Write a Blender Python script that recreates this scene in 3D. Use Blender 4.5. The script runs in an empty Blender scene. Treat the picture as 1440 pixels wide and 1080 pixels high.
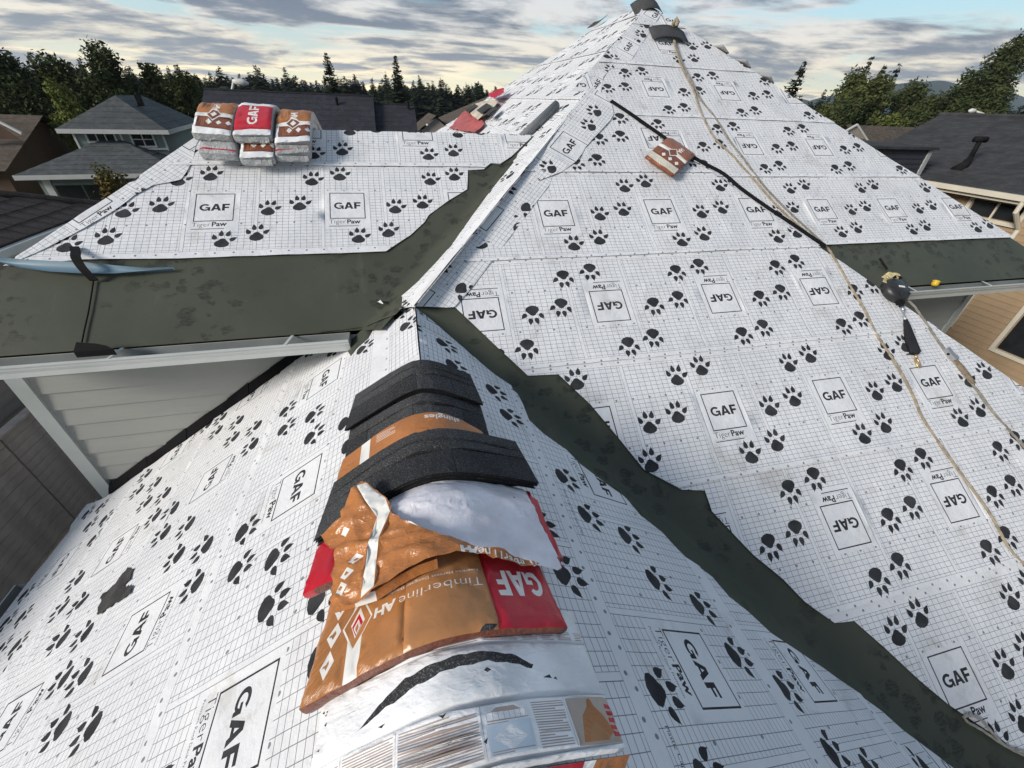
import bpy, bmesh, math, random
from mathutils import Vector, noise, geometry
random.seed(7)
C = bpy.context.scene.collection
R = math.radians
# ------------------------------------------------------------------ camera, sky, sun, exposure
CX = Vector((0.97257749, -0.23002173, 0.03439509))
CU = Vector((0.10483175, 0.56556666, 0.81801263))
CF = Vector((0.2076134, 0.79197497, -0.57417098))
FPX = 564.4228
from mathutils import Matrix
cam_data = bpy.data.cameras.new('camera'); cam = bpy.data.objects.new('camera', cam_data); C.objects.link(cam)
cam.matrix_world = Matrix(((CX.x, CU.x, -CF.x, 0), (CX.y, CU.y, -CF.y, 0), (CX.z, CU.z, -CF.z, 0), (0, 0, 0, 1)))
cam_data.sensor_width = 36; cam_data.lens = FPX / 1440 * 36; cam_data.clip_start = .05; cam_data.clip_end = 9000
bpy.context.scene.camera = cam
SUN_EL, SUN_AZ = 24, -112         # azimuth measured from +Y towards +X
sd = Vector((math.sin(R(SUN_AZ)) * math.cos(R(SUN_EL)), math.cos(R(SUN_AZ)) * math.cos(R(SUN_EL)), math.sin(R(SUN_EL))))
sl = bpy.data.lights.new('sun', 'SUN'); sun = bpy.data.objects.new('sun', sl); C.objects.link(sun)
sl.energy = 2.3; sl.angle = R(17); sl.color = (1, .93, .83)
sun.rotation_euler = sd.to_track_quat('Z', 'Y').to_euler()
vs = bpy.context.scene.view_settings
vs.view_transform = 'Standard'; vs.look = 'None'; vs.gamma = 1; vs.use_curve_mapping = False; vs.exposure = 0.84

class G:                                    # tiny node-graph helper
    def __init__(s, nt): s.nt = nt
    def n(s, t, **k):
        x = s.nt.nodes.new(t)
        for a, b in k.items(): setattr(x, a, b)
        return x
    def put(s, sock, v):
        if isinstance(v, bpy.types.NodeSocket): s.nt.links.new(v, sock)
        elif v is not None: sock.default_value = v
    def m(s, op, a, b=None, c=None, clamp=False):
        x = s.n('ShaderNodeMath', operation=op); x.use_clamp = clamp
        for i, v in enumerate((a, b, c)):
            if v is not None: s.put(x.inputs[i], v)
        return x.outputs[0]
    def mix(s, f, a, b):
        x = s.n('ShaderNodeMix', data_type='RGBA'); s.put(x.inputs[0], f)
        for i, v in ((6, a), (7, b)):
            s.put(x.inputs[i], tuple(v) + (1,) if isinstance(v, (tuple, list)) and len(v) == 3 else v)
        return x.outputs[2]
    def ramp(s, v, lo, hi):
        x = s.n('ShaderNodeMapRange'); x.interpolation_type = 'SMOOTHSTEP'
        s.put(x.inputs[0], v); s.put(x.inputs[1], lo); s.put(x.inputs[2], hi); return x.outputs[0]
    def noise(s, vec, scale, detail=3, rough=.5, dist=0):
        x = s.n('ShaderNodeTexNoise'); s.put(x.inputs['Vector'], vec); s.put(x.inputs['Scale'], scale)
        x.inputs['Detail'].default_value = detail; x.inputs['Roughness'].default_value = rough; x.inputs['Distortion'].default_value = dist
        return x.outputs[0]
    def vmul(s, vec, k):
        x = s.n('ShaderNodeVectorMath', operation='MULTIPLY'); s.put(x.inputs[0], vec); x.inputs[1].default_value = k; return x.outputs[0]

def sky_world():
    w = bpy.data.worlds.new('World'); bpy.context.scene.world = w; w.use_nodes = True
    nt = w.node_tree; nt.nodes.clear(); g = G(nt)
    tc = g.n('ShaderNodeTexCoord').outputs['Generated']
    sk = g.n('ShaderNodeTexSky', sky_type='NISHITA'); sk.sun_disc = False
    sk.sun_elevation = R(SUN_EL); sk.sun_rotation = R(SUN_AZ); sk.air_density = 1.3; sk.dust_density = 1.5
    sep = g.n('ShaderNodeSeparateXYZ'); g.put(sep.inputs[0], tc)
    z = g.m('MAXIMUM', sep.outputs[2], 0.0)
    zz = g.m('ADD', z, .10)
    cx = g.m('DIVIDE', sep.outputs[0], zz); cy = g.m('DIVIDE', sep.outputs[1], zz)
    cv = g.n('ShaderNodeCombineXYZ'); g.put(cv.inputs[0], cx); g.put(cv.inputs[1], cy)
    n1 = g.noise(g.vmul(cv.outputs[0], (.42, .50, 1)), .95, 9, .58, .8)
    n2 = g.noise(g.vmul(cv.outputs[0], (.9, 1.3, 1)), 1.5, 6, .6, .2)
    n3 = g.noise(g.vmul(cv.outputs[0], (.18, .3, 1)), .9, 3, .5)
    cover = g.ramp(g.m('ADD', n1, g.m('ADD', g.m('MULTIPLY', g.m('SUBTRACT', n3, .5), .6), g.m('MULTIPLY', z, .20))), .42, .51)
    dens = g.ramp(g.m('ADD', g.m('MULTIPLY', n1, .6), g.m('ADD', g.m('MULTIPLY', n2, .4), g.m('MULTIPLY', g.m('MINIMUM', z, .3), .22))), .46, .58)
    hz = g.m('POWER', g.m('SUBTRACT', 1, z, clamp=True), 15)           # towards the horizon
    lit = g.mix(hz, (4.8, 5.2, 5.8), (16, 12.6, 6.6))
    drk = g.mix(hz, (.85, 1.18, 1.75), (4.2, 4.3, 4.3))
    cl = g.mix(dens, lit, drk)
    blue = g.mix(.7, sk.outputs[0], g.mix(hz, (2.2, 5.0, 6.9), (14.5, 12.4, 7.4)))
    col = g.mix(cover, blue, cl)
    below = g.ramp(sep.outputs[2], -.02, .005)
    col = g.mix(below, (1.2, 1.25, 1.2), col)
    bg = g.n('ShaderNodeBackground'); g.put(bg.inputs[0], col); bg.inputs[1].default_value = .086
    g.put(g.n('ShaderNodeOutputWorld').inputs[0], bg.outputs[0])
sky_world()

# ------------------------------------------------------------------ view geometry of the surveyed roof
P = .6535; CS = 1 / math.sqrt(1 + P * P)
XN, ZN = -.0229, -1.4708
ZG = -6.8                                    # ground
NZ = dict(A1=((0, -P, 1), -3.6015), A2=((0, -P, 1), -4.036), C=((0, -P, 1), -3.9632), B=((-P, 0, 1), -1.3878),
          NR=((P, 0, 1), ZN + P * XN), NL=((-P, 0, 1), ZN - P * XN), D=((-P, 0, 1), .8896), RR=((P, 0, 1), 4.1571), A3=((P, 0, 1), 1.6749))
def ray(x, y): return (CF + CX * ((x - 720) / FPX) - CU * ((y - 540) / FPX)).normalized()
def on(pl, x, y):
    n, d = NZ[pl]; r = ray(x, y); return r * (d / Vector(n).dot(r))
def onz(x, y, z): r = ray(x, y); return r * (z / r.z)
def ony(x, y, Y): r = ray(x, y); return r * (Y / r.y)
def onx(x, y, X): r = ray(x, y); return r * (X / r.x)
class Frame:
    def __init__(s, O, U, V):
        s.O = Vector(O); s.U = Vector(U).normalized(); s.V = Vector(V).normalized(); s.N = s.U.cross(s.V).normalized()
    def p(s, u, v, h=0): return s.O + s.U * u + s.V * v + s.N * h
    def uv(s, p): d = Vector(p) - s.O; return (d.dot(s.U), d.dot(s.V))
FR = dict(A1=Frame((0, 0, -3.6015), (1, 0, 0), (0, 1, P)), A2=Frame((0, 0, -4.036), (1, 0, 0), (0, 1, P)), C=Frame((0, 0, -3.9632), (1, 0, 0), (0, 1, P)),
          B=Frame((0, 0, -1.3878), (0, -1, 0), (1, 0, P)), NL=Frame((XN, 0, ZN), (0, -1, 0), (1, 0, P)), NR=Frame((XN, 0, ZN), (0, 1, 0), (-1, 0, P)))
def uvp(pl, pts): return [FR[pl].uv(on(pl, *q)) for q in pts]

# ------------------------------------------------------------------ object helpers
def tag(o, label=None, cat=None, group=None, kind=None):
    for k, v in (('label', label), ('category', cat), ('group', group), ('kind', kind)):
        if v: o[k] = v
    return o
def link(name, me, parent=None, smooth=False):
    o = bpy.data.objects.new(name, me); C.objects.link(o)
    if parent: o.parent = parent
    if smooth and me.polygons: me.polygons.foreach_set('use_smooth', [True] * len(me.polygons))
    return o
def thing(name, label, cat, loc=(0, 0, 0), rz=0, group=None):
    o = bpy.data.objects.new(name, None); C.objects.link(o); o.location = loc; o.rotation_euler = (0, 0, rz); o.empty_display_size = .1
    return tag(o, label, cat, group)
class MB:
    def __init__(s): s.v = []; s.f = []; s.m = []; s.uv = []; s.useuv = False
    def face(s, idx, m=0, uv=None):
        s.f.append(tuple(idx)); s.m.append(m); s.uv.append(uv)
        if uv: s.useuv = True
    def poly(s, pts, m=0, uv=None):
        b = len(s.v); s.v += [tuple(p) for p in pts]; s.face(range(b, b + len(pts)), m, uv)
    def box(s, a, b, m=0):
        (x0, y0, z0), (x1, y1, z1) = a, b
        s.hexa([(x0, y0, z0), (x1, y0, z0), (x1, y1, z0), (x0, y1, z0)], [(x0, y0, z1), (x1, y0, z1), (x1, y1, z1), (x0, y1, z1)], m)
    def hexa(s, lo, hi, m=0):
        b = len(s.v); n = len(lo); s.v += [tuple(p) for p in lo] + [tuple(p) for p in hi]
        s.face([b + i for i in reversed(range(n))], m); s.face([b + n + i for i in range(n)], m)
        for i in range(n): j = (i + 1) % n; s.face((b + i, b + j, b + n + j, b + n + i), m)
    def slab(s, pts, down, m=0):             # polygon extruded by the vector down
        s.hexa([Vector(p) + Vector(down) for p in pts], pts, m)
    def tube(s, pts, r, n=8, m=0, closed=False, cap=True):
        pts = [Vector(p) for p in pts]; rs = r if isinstance(r, (list, tuple)) else [r] * len(pts); b = len(s.v); up = None
        for i, p in enumerate(pts):
            t = (pts[min(i + 1, len(pts) - 1)] - pts[max(i - 1, 0)]).normalized()
            if up is None: up = t.orthogonal().normalized()
            up = (up - t * up.dot(t)); up = up.normalized() if up.length > 1e-6 else t.orthogonal().normalized(); w = t.cross(up)
            for k in range(n):
                a = 2 * math.pi * k / n; s.v.append(tuple(p + (up * math.cos(a) + w * math.sin(a)) * rs[i]))
        for i in range(len(pts) - 1):
            for k in range(n): k2 = (k + 1) % n; s.face((b + i * n + k, b + i * n + k2, b + (i + 1) * n + k2, b + (i + 1) * n + k), m)
        if cap:
            s.face([b + k for k in reversed(range(n))], m); s.face([b + (len(pts) - 1) * n + k for k in range(n)], m)
    def mesh(s, name, mats):
        me = bpy.data.meshes.new(name); me.from_pydata(s.v, [], s.f)
        for x in (mats if isinstance(mats, (list, tuple)) else [mats]): me.materials.append(x)
        me.polygons.foreach_set('material_index', s.m)
        if s.useuv:
            l = me.uv_layers.new(name='UVMap'); d = []
            for f, u in zip(s.f, s.uv):
                for i in range(len(f)): d += list(u[i]) if u else [0, 0]
            l.data.foreach_set('uv', d)
        me.update(); return me
    def obj(s, name, mats, parent=None, smooth=False): return link(name, s.mesh(name, mats), parent, smooth)
def copy_tree(o, parent=None):
    c = o.copy(); C.objects.link(c); c.parent = parent
    for ch in list(o.children): copy_tree(ch, c)
    return c

# ------------------------------------------------------------------ materials
def mat(name, col, rough=.7, spec=.35, var=.15, vs=3, bump=0, bs=40, fine=0, fs=300, metal=0, second=None, sth=(.5, .6), ss=2, stretch=(1, 1, 1), bdist=.01, coat=0):
    m = bpy.data.materials.new(name); m.use_nodes = True; nt = m.node_tree; b = nt.nodes['Principled BSDF']; g = G(nt)
    oc = g.vmul(g.n('ShaderNodeTexCoord').outputs['Object'], stretch)
    c = tuple(col); d = tuple(x * (1 - var) for x in col); e = tuple(min(1, x * (1 + var)) for x in col)
    out = g.mix(g.ramp(g.noise(oc, vs, 4), .3, .7), d, e)
    if second: out = g.mix(g.ramp(g.noise(oc, ss, 5, .6, .5), *sth), out, second)
    if fine: out = g.mix(g.m('MULTIPLY', g.ramp(g.noise(oc, fs, 1), .5, .75), fine), out, tuple(min(1, x * 3 + .05) for x in col))
    g.put(b.inputs['Base Color'], out); b.inputs['Roughness'].default_value = rough; b.inputs['Metallic'].default_value = metal
    b.inputs['Specular IOR Level'].default_value = spec; b.inputs['Coat Weight'].default_value = coat
    if bump:
        bp = g.n('ShaderNodeBump'); bp.inputs['Strength'].default_value = bump; bp.inputs['Distance'].default_value = bdist
        g.put(bp.inputs['Height'], g.noise(oc, bs, 4, .6)); g.put(b.inputs['Normal'], bp.outputs[0])
    return m

def felt_mat(name, kind):
    m = bpy.data.materials.new(name); m.use_nodes = True; nt = m.node_tree; b = nt.nodes['Principled BSDF']; g = G(nt)
    tc = g.n('ShaderNodeTexCoord'); uv = tc.outputs['UV']; ob = tc.outputs['Object']
    sep = g.n('ShaderNodeSeparateXYZ'); g.put(sep.inputs[0], uv); u, v = sep.outputs[0], sep.outputs[1]
    base = g.mix(g.ramp(g.noise(ob, 1.7, 5, .6), .35, .7), (.765, .775, .80), (.695, .705, .735))
    dirt = g.m('MULTIPLY', g.ramp(g.noise(ob, 3.1, 6, .7, .6),   .54, .72), .5)
    base = g.mix(dirt, base, (.42, .40, .36))
    if kind == 'ink': base = g.mix(g.ramp(g.noise(ob, 9, 4), .35, .7), (.028, .03, .034), (.05, .052, .056))
    if kind == 'grid':
        def tri(x, per): return g.m('MULTIPLY', g.m('ABSOLUTE', g.m('SUBTRACT', g.m('FRACT', g.m('ADD', g.m('DIVIDE', x, per), .5)), .5)), per)
        lu = g.ramp(tri(u, .0545), .0020, .0010); lv = g.ramp(tri(v, .0385), .0020, .0010)
        # blank bands: the sheet's margins and two narrow bands per repeat
        du = g.ramp(tri(g.m('ADD', u, .235), .6), .016, .0145)
        inb = g.ramp(g.m('ABSOLUTE', v), .522, .520)
        ln = g.m('MULTIPLY', g.m('MAXIMUM', lu, lv), inb)
        ln = g.m('MULTIPLY', ln, g.m('SUBTRACT', 1, du, clamp=True))
        ed = g.ramp(g.m('ABSOLUTE', g.m('SUBTRACT', g.m('ABSOLUTE', v), .521)), .0016, .0008)
        e2 = g.ramp(g.m('ABSOLUTE', g.m('SUBTRACT', tri(g.m('ADD', u, .235), .6), .016)), .0014, .0007)
        ln = g.m('MAXIMUM', ln, g.m('MAXIMUM', ed, g.m('MULTIPLY', e2, inb)))
        base = g.mix(g.m('MULTIPLY', ln, .85), base, (.085, .10, .12))
        # nailing marks: small ring with a cross
        def marks(rowd, per, off):
            xx = tri(g.m('ADD', u, off), per); rr = g.m('SQRT', g.m('ADD', g.m('POWER', xx, 2), g.m('POWER', rowd, 2)))
            return g.ramp(rr, .0108, .0082)
        av = g.m('ABSOLUTE', v)
        mk = g.m('MAXIMUM', marks(g.m('SUBTRACT', av, .205), .155, .03), marks(g.m('SUBTRACT', av, .55), .155, .07))
        base = g.mix(g.m('MULTIPLY', mk, .85), base, (.13, .145, .17))
    g.put(b.inputs['Base Color'], base); b.inputs['Roughness'].default_value = .75; b.inputs['Specular IOR Level'].default_value = .15
    wv = g.m('ADD', g.m('MULTIPLY', g.noise(ob, 260, 2), .05), g.m('ADD', g.m('MULTIPLY', g.noise(g.vmul(ob, (1, 1, 1.6)), 16, 4, .6, .6), .45), g.m('MULTIPLY', g.noise(ob, 5, 3), 1.0)))
    bp = g.n('ShaderNodeBump'); bp.inputs['Strength'].default_value = .6; bp.inputs['Distance'].default_value = .022
    g.put(bp.inputs['Height'], wv); g.put(b.inputs['Normal'], bp.outputs[0])
    return m
FELT = [felt_mat('printed_felt', 'grid'), felt_mat('plain_felt', 'plain'), felt_mat('felt_ink', 'ink')]

def membrane_mat():
    m = bpy.data.materials.new('ice_membrane'); m.use_nodes = True; nt = m.node_tree; b = nt.nodes['Principled BSDF']; g = G(nt)
    ob = g.n('ShaderNodeTexCoord').outputs['Object']
    c = g.mix(g.ramp(g.noise(ob, 1.4, 4), .3, .7), (.052, .059, .043), (.068, .074, .054))
    # scuffs and boot prints: blots kept to trodden patches
    wob = g.noise(ob, 7, 3)
    vo = g.n('ShaderNodeTexVoronoi'); vec = g.n('ShaderNodeVectorMath', operation='ADD'); g.put(vec.inputs[0], g.vmul(ob, (1, 1.35, 1.2)))
    nv = g.n('ShaderNodeTexNoise'); g.put(nv.inputs['Vector'], ob); nv.inputs['Scale'].default_value = 5; sc_ = g.vmul(nv.outputs[1], (.16, .16, .16)); g.put(vec.inputs[1], sc_); g.put(vo.inputs['Vector'], vec.outputs[0]); vo.inputs['Scale'].default_value = 6.5
    d = g.m('ADD', vo.outputs['Distance'], g.m('MULTIPLY', g.m('SUBTRACT', g.noise(ob, 22, 4), .5), .7))
    blot = g.m('MULTIPLY', g.ramp(d, .47, .33), g.ramp(g.noise(ob, 1.3, 3), .45, .56))
    st = g.m('MULTIPLY', blot, g.m('ADD', .22, g.m('MULTIPLY', g.ramp(g.noise(g.vmul(ob, (1, 4, 4)), 22, 2), .35, .6), .55)))
    c = g.mix(st, c, (.020, .021, .018))
    c = g.mix(g.m('MULTIPLY', g.ramp(g.noise(g.vmul(ob, (2, .5, .5)), 2.2, 5, .7), .58, .75), .35), c, (.12, .115, .085))
    c = g.mix(g.ramp(g.noise(ob, 75, 2), .80, .84), c, (.5, .5, .46))
    g.put(b.inputs['Base Color'], c); b.inputs['Roughness'].default_value = .62; b.inputs['Specular IOR Level'].default_value = .3
    bp = g.n('ShaderNodeBump'); bp.inputs['Strength'].default_value = .3; bp.inputs['Distance'].default_value = .01
    g.put(bp.inputs['Height'], g.m('ADD', g.noise(ob, 7, 4), g.m('MULTIPLY', g.noise(ob, 300, 1), .06))); g.put(b.inputs['Normal'], bp.outputs[0])
    return m
MEMB = membrane_mat()
def foil(name, col, rough=.28, bump=.5, bs=22, st=(1, 1, 1)):
    m = mat(name, col, rough, .5, .12, 6); nt = m.node_tree; b = nt.nodes['Principled BSDF']; g = G(nt); oc = g.vmul(g.n('ShaderNodeTexCoord').outputs['Object'], st); h = None
    for sc, w in ((bs * .55, 1.0), (bs * 1.5, .55), (bs * 4, .22)):
        k = g.m('MULTIPLY', g.m('SUBTRACT', 1, g.m('MULTIPLY', g.m('ABSOLUTE', g.m('SUBTRACT', g.noise(oc, sc, 2, .5, .6), .5)), 5), clamp=True), w); h = k if h is None else g.m('ADD', h, k)
    bp = g.n('ShaderNodeBump'); bp.inputs['Strength'].default_value = bump; bp.inputs['Distance'].default_value = .006; g.put(bp.inputs['Height'], h); g.put(b.inputs['Normal'], bp.outputs[0])
    return m
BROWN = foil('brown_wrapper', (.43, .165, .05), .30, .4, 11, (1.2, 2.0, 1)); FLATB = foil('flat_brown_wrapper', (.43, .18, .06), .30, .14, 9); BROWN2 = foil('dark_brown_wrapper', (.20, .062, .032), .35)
TAN = foil('tan_wrapper', (.44, .20, .075), .32, .14, 9); RED = foil('red_wrapper', (.50, .010, .026), .3, .14, 10)
WHITE = foil('white_wrapper', (.83, .84, .86), .46, .5, 11, (.6, 1.5, 1)); INK_W = mat('white_print', (.78, .77, .74), .4, .4, .05)
PINK = foil('wrapper_inside', (.74, .725, .785), .42, .3, 9); GHOST = foil('print_showing_through', (.79, .78, .83), .42, .3, 9)
SILVER = foil('silver_film', (.40, .41, .42), .32, .7, 30); INKB = mat('brown_print', (.42, .34, .31), .45, .4, .1)
INK_K = mat('black_print', (.03, .03, .032), .5, .4, .2); INKP = mat('pale_blue_print', (.60, .68, .76), .4, .4, .1); SAND = mat('sand_print', (.46, .38, .32), .4, .4, .15)
SHIN = mat('shingle_granules', (.044, .045, .047), .9, .25, .3, 2, 1, 190, .9, 170, bdist=.006); SHIN2 = mat('shingle_granules_dark', (.027, .028, .031), .9, .25, .3, 3, 1, 190, .8, 170, bdist=.006)
SHEDGE = mat('shingle_edge', (.012, .012, .013), .8, .2, .3); SHBACK = mat('shingle_back', (.05, .05, .05), .8, .2, .3, 8, .3, 60)
GUTTER = mat('gutter_white', (.52, .54, .53), .35, .45, .05); GUTIN = mat('gutter_inside', (.24, .26, .26), .5, .4, .15); SIDING = mat('grey_siding', (.31, .315, .30), .55, .4, .03, 1, .12, 90, stretch=(1, 1, 9))
TRIM = mat('grey_trim', (.36, .39, .385), .5, .4, .05); SOFFIT = mat('soffit', (.45, .45, .44), .6); WOOD = mat('sheathing', (.28, .20, .12), .8, .2, .2)
FLASH = mat('black_flashing', (.012, .012, .013), .95, .05, .2); RUBBER = mat('black_rubber', (.011, .011, .012), .8, .12, .2, 5, .2, 60); STEEL = mat('steel', (.5, .5, .5), .35, .5, .1, metal=.9)
BRASS = mat('gold_zinc', (.62, .44, .20), .35, .5, .1, metal=.8); ROPE = mat('rope_fibre', (.30, .255, .19), .9, .2, .25, 18, .8, 160, bdist=.006); ROPEG = mat('grey_rope', (.23, .215, .19), .9, .2, .25, 18, .8, 160, bdist=.006)
PIPE = mat('grey_pipe', (.20, .205, .21), .5, .4, .08); SLATEB = mat('blue_grey_vinyl', (.16, .25, .32), .45, .4, .06); YEL = mat('yellow_plastic', (.62, .42, .03), .4); CREAM = mat('cream_fibre', (.62, .52, .28), .8)

# ------------------------------------------------------------------ print shapes
def txt(body, size, bold=0, sx=1.0):
    cu = bpy.data.curves.new('text', 'FONT'); cu.body = body; cu.size = size; cu.resolution_u = 2; cu.offset = bold; cu.align_x = 'LEFT'
    o = bpy.data.objects.new('text', cu); C.objects.link(o); bpy.context.view_layer.update()
    me = o.to_mesh(); me.calc_loop_triangles()
    vv = [(p.co.x * sx, p.co.y) for p in me.vertices]; tr = [[vv[i] for i in t.vertices] for t in me.loop_triangles]
    o.to_mesh_clear(); bpy.data.objects.remove(o); bpy.data.curves.remove(cu)
    out = []
    for t in tr:
        a = (t[1][0] - t[0][0]) * (t[2][1] - t[0][1]) - (t[2][0] - t[0][0]) * (t[1][1] - t[0][1])
        if abs(a) > 1e-9: out.append(t if a > 0 else t[::-1])
    return out
TC = {}
def T(body, size, bold=0, sx=1.0):
    k = (body, size, bold, sx)
    if k not in TC: TC[k] = txt(*k)
    return TC[k]
def width(shapes): return max(p[0] for s in shapes for p in s)
def xf(shapes, dx=0, dy=0, ang=0, sc=1, sy=None):
    c, s_ = math.cos(ang), math.sin(ang); sy = sc if sy is None else sy; out = []
    for sh in shapes: out.append([(dx + (x * sc) * c - (y * sy) * s_, dy + (x * sc) * s_ + (y * sy) * c) for x, y in sh])
    return out
def arc(cx, cy, r, a0, a1, n, rx=None):
    rx = rx or r; return [(cx + rx * math.cos(R(a0 + (a1 - a0) * i / n)), cy + r * math.sin(R(a0 + (a1 - a0) * i / n))) for i in range(n + 1)]
def gaf():                                   # heavy wide capitals, unit height
    g1 = arc(.55, .5, .5, 42, 270, 14, .55) + [(.72, .02), (.86, .12), (.90, 0), (1.08, 0), (1.08, .55), (.60, .55), (.60, .37), (.82, .37), (.80, .27), (.70, .21)] + arc(.55, .5, .29, 285, 48, 10, .31)[1:]
    a_ = [[(1.14, 0), (1.42, 0), (1.49, .18), (1.66, .18), (1.66, .38), (1.56, .38), (1.66, .70), (1.66, 1), (1.50, 1)],
          [(1.66, .18), (1.83, .18), (1.90, 0), (2.18, 0), (1.82, 1), (1.66, 1), (1.66, .70), (1.76, .38), (1.66, .38)]]
    f_ = [(2.26, 0), (2.54, 0), (2.54, .36), (2.96, .36), (2.96, .57), (2.54, .57), (2.54, .78), (3.02, .78), (3.02, 1), (2.26, 1)]
    return [g1] + a_ + [f_]
def ccw(p):
    a = sum(p[i][0] * p[(i + 1) % len(p)][1] - p[(i + 1) % len(p)][0] * p[i][1] for i in range(len(p))); return p if a > 0 else p[::-1]
GAFS = [ccw(x) for x in gaf()]
def paw(seed=0):
    def drop(cx, cy, w, h, ang):
        p = []
        for i in range(11):
            a = 2 * math.pi * i / 11 - math.pi / 2; x = math.cos(a) * w * (1 - .35 * math.sin(a)); y = math.sin(a) * h
            p.append((x, y))
        tip = [(w * .18, h * 1.02), (w * .10, h * 1.42), (-w * .22, h * .98)]
        p = [q for q in p if not (abs(q[0]) < w * .3 and q[1] > h * .75)]
        k = max(range(len(p)), key=lambda i: (p[i][0] > 0) * (p[i][1] + 5))
        k = max([i for i in range(len(p)) if p[i][0] > 0], key=lambda i: p[i][1]); p = p[:k + 1] + tip + p[k + 1:]
        return xf([p], cx, cy, R(ang))[0]
    pad = [(-.052, -.066), (-.018, -.078), (.02, -.072), (.047, -.056), (.056, -.03), (.044, -.012), (.030, .004), (.016, .022), (-.004, .030), (-.024, .024), (-.038, .008), (-.058, -.006), (-.072, -.026), (-.070, -.05)]
    return [ccw(x) for x in (pad, drop(-.078, .040, .0215, .030, 20), drop(-.024, .084, .021, .032, 3), drop(.036, .083, .0215, .032, -14), drop(.080, .022, .021, .032, -52))]
PAW = paw()
PAWPOS = [(.10, -.407), (.385, -.342), (.476, -.035), (.756, .021), (.872, .352), (1.14, .418)]
def rect(x0, y0, x1, y1): return [(x0, y0), (x1, y0), (x1, y1), (x0, y1)]
def frame(x0, y0, x1, y1, t): return [rect(x0, y0, x1, y0 + t), rect(x0, y1 - t, x1, y1), rect(x0, y0 + t, x0 + t, y1 - t), rect(x1 - t, y0 + t, x1, y1 - t)]
def repeat_print(fine=False):
    out = [([rect(-.215, -.30, .215, .20)], 1)]
    ink = frame(-.17, -.17, .17, .17, .0092)
    w = 3.02 * .085; ink += xf(GAFS, -w / 2, -.0425, 0, .085)
    t1 = T('Tiger', .075, -.0008); w1 = width(t1); ink += xf(t1, -.178, -.232); ink += xf(T('Paw', .075, .0022, 1.02), -.178 + w1 + .008, -.232)
    if fine: ink += xf(T('Premium Roof Deck Protection', .0235), -.178, -.268)
    else: ink += [rect(-.178, -.267, .10, -.260), rect(-.178, -.2535, .13, -.2525)]
    out.append((ink, 2))
    pw = []
    for i, (x, y) in enumerate(PAWPOS): pw += xf(PAW, x, y, R(4 if i % 2 else -3), 1.0)
    out.append((pw, 2)); return out
REP = repeat_print(); REPF = repeat_print(True)

def cdt_mesh(bounds, prints, step, pos, uvf=None, mb=None, m0=0, jit=.25):
    """Triangulate the area common to all polygons in bounds, with print shapes as their own faces; pos maps (u, v) to space."""
    us = [p[0] for p in bounds[0]]; vs_ = [p[1] for p in bounds[0]]; u0, u1, v0, v1 = min(us), max(us), min(vs_), max(vs_)
    for b in bounds[1:]:
        u0 = max(u0, min(p[0] for p in b)); u1 = min(u1, max(p[0] for p in b)); v0 = max(v0, min(p[1] for p in b)); v1 = min(v1, max(p[1] for p in b))
    vv = []; ff = []; fm = []
    def add(poly, m): ff.append(list(range(len(vv), len(vv) + len(poly)))); vv.extend(Vector(q) for q in poly); fm.append(m)
    for b in bounds:
        d = []
        b = ccw(list(b))
        for i, p in enumerate(b):
            q = b[(i + 1) % len(b)]; n = max(1, int(math.hypot(q[0] - p[0], q[1] - p[1]) / step))
            d += [(p[0] + (q[0] - p[0]) * k / n, p[1] + (q[1] - p[1]) * k / n) for k in range(n)]
        add(d, None)
    nb = len(bounds)
    for shapes, m in prints:
        for s in shapes:
            if max(p[0] for p in s) < u0 or min(p[0] for p in s) > u1 or max(p[1] for p in s) < v0 or min(p[1] for p in s) > v1: continue
            add(ccw(s), m)
    nu, nv = max(1, int((u1 - u0) / step)), max(1, int((v1 - v0) / step)); rnd = random.Random(5)
    for i in range(nu + 1):
        for j in range(nv + 1):
            vv.append(Vector((u0 + (u1 - u0) * (i + rnd.uniform(-jit, jit)) / nu, v0 + (v1 - v0) * (j + rnd.uniform(-jit, jit)) / nv)))
    ov, oe, of, _, _, fo = geometry.delaunay_2d_cdt(vv, [], ff, 0, 1e-6, True)
    mb = mb or MB(); ids = {}; cell = {}; cs_ = .06
    shp = []
    for poly, m in zip(ff[nb:], fm[nb:]):
        p = [(vv[i][0], vv[i][1]) for i in poly]; k = len(shp); shp.append((p, m))
        for a in range(int(min(q[0] for q in p) // cs_), int(max(q[0] for q in p) // cs_) + 1):
            for b in range(int(min(q[1] for q in p) // cs_), int(max(q[1] for q in p) // cs_) + 1): cell.setdefault((a, b), []).append(k)
    def inside(p, x, y):
        c = False; x1, y1 = p[-1]
        for x2, y2 in p:
            if (y1 > y) != (y2 > y) and x < (x2 - x1) * (y - y1) / (y2 - y1) + x1: c = not c
            x1, y1 = x2, y2
        return c
    for f in of:
        x = sum(ov[i][0] for i in f) / len(f); y = sum(ov[i][1] for i in f) / len(f)
        if not all(inside(b, x, y) for b in bounds): continue
        m = m0
        for k in reversed(cell.get((int(x // cs_), int(y // cs_)), ())):
            if inside(shp[k][0], x, y): m = shp[k][1]; break
        idx = []
        for i in f:
            if i not in ids: ids[i] = len(mb.v); mb.v.append(tuple(pos(ov[i][0], ov[i][1])))
            idx.append(ids[i])
        mb.face(idx, m, [uvf(ov[i][0], ov[i][1]) for i in f] if uvf else None)
    return mb

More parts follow.
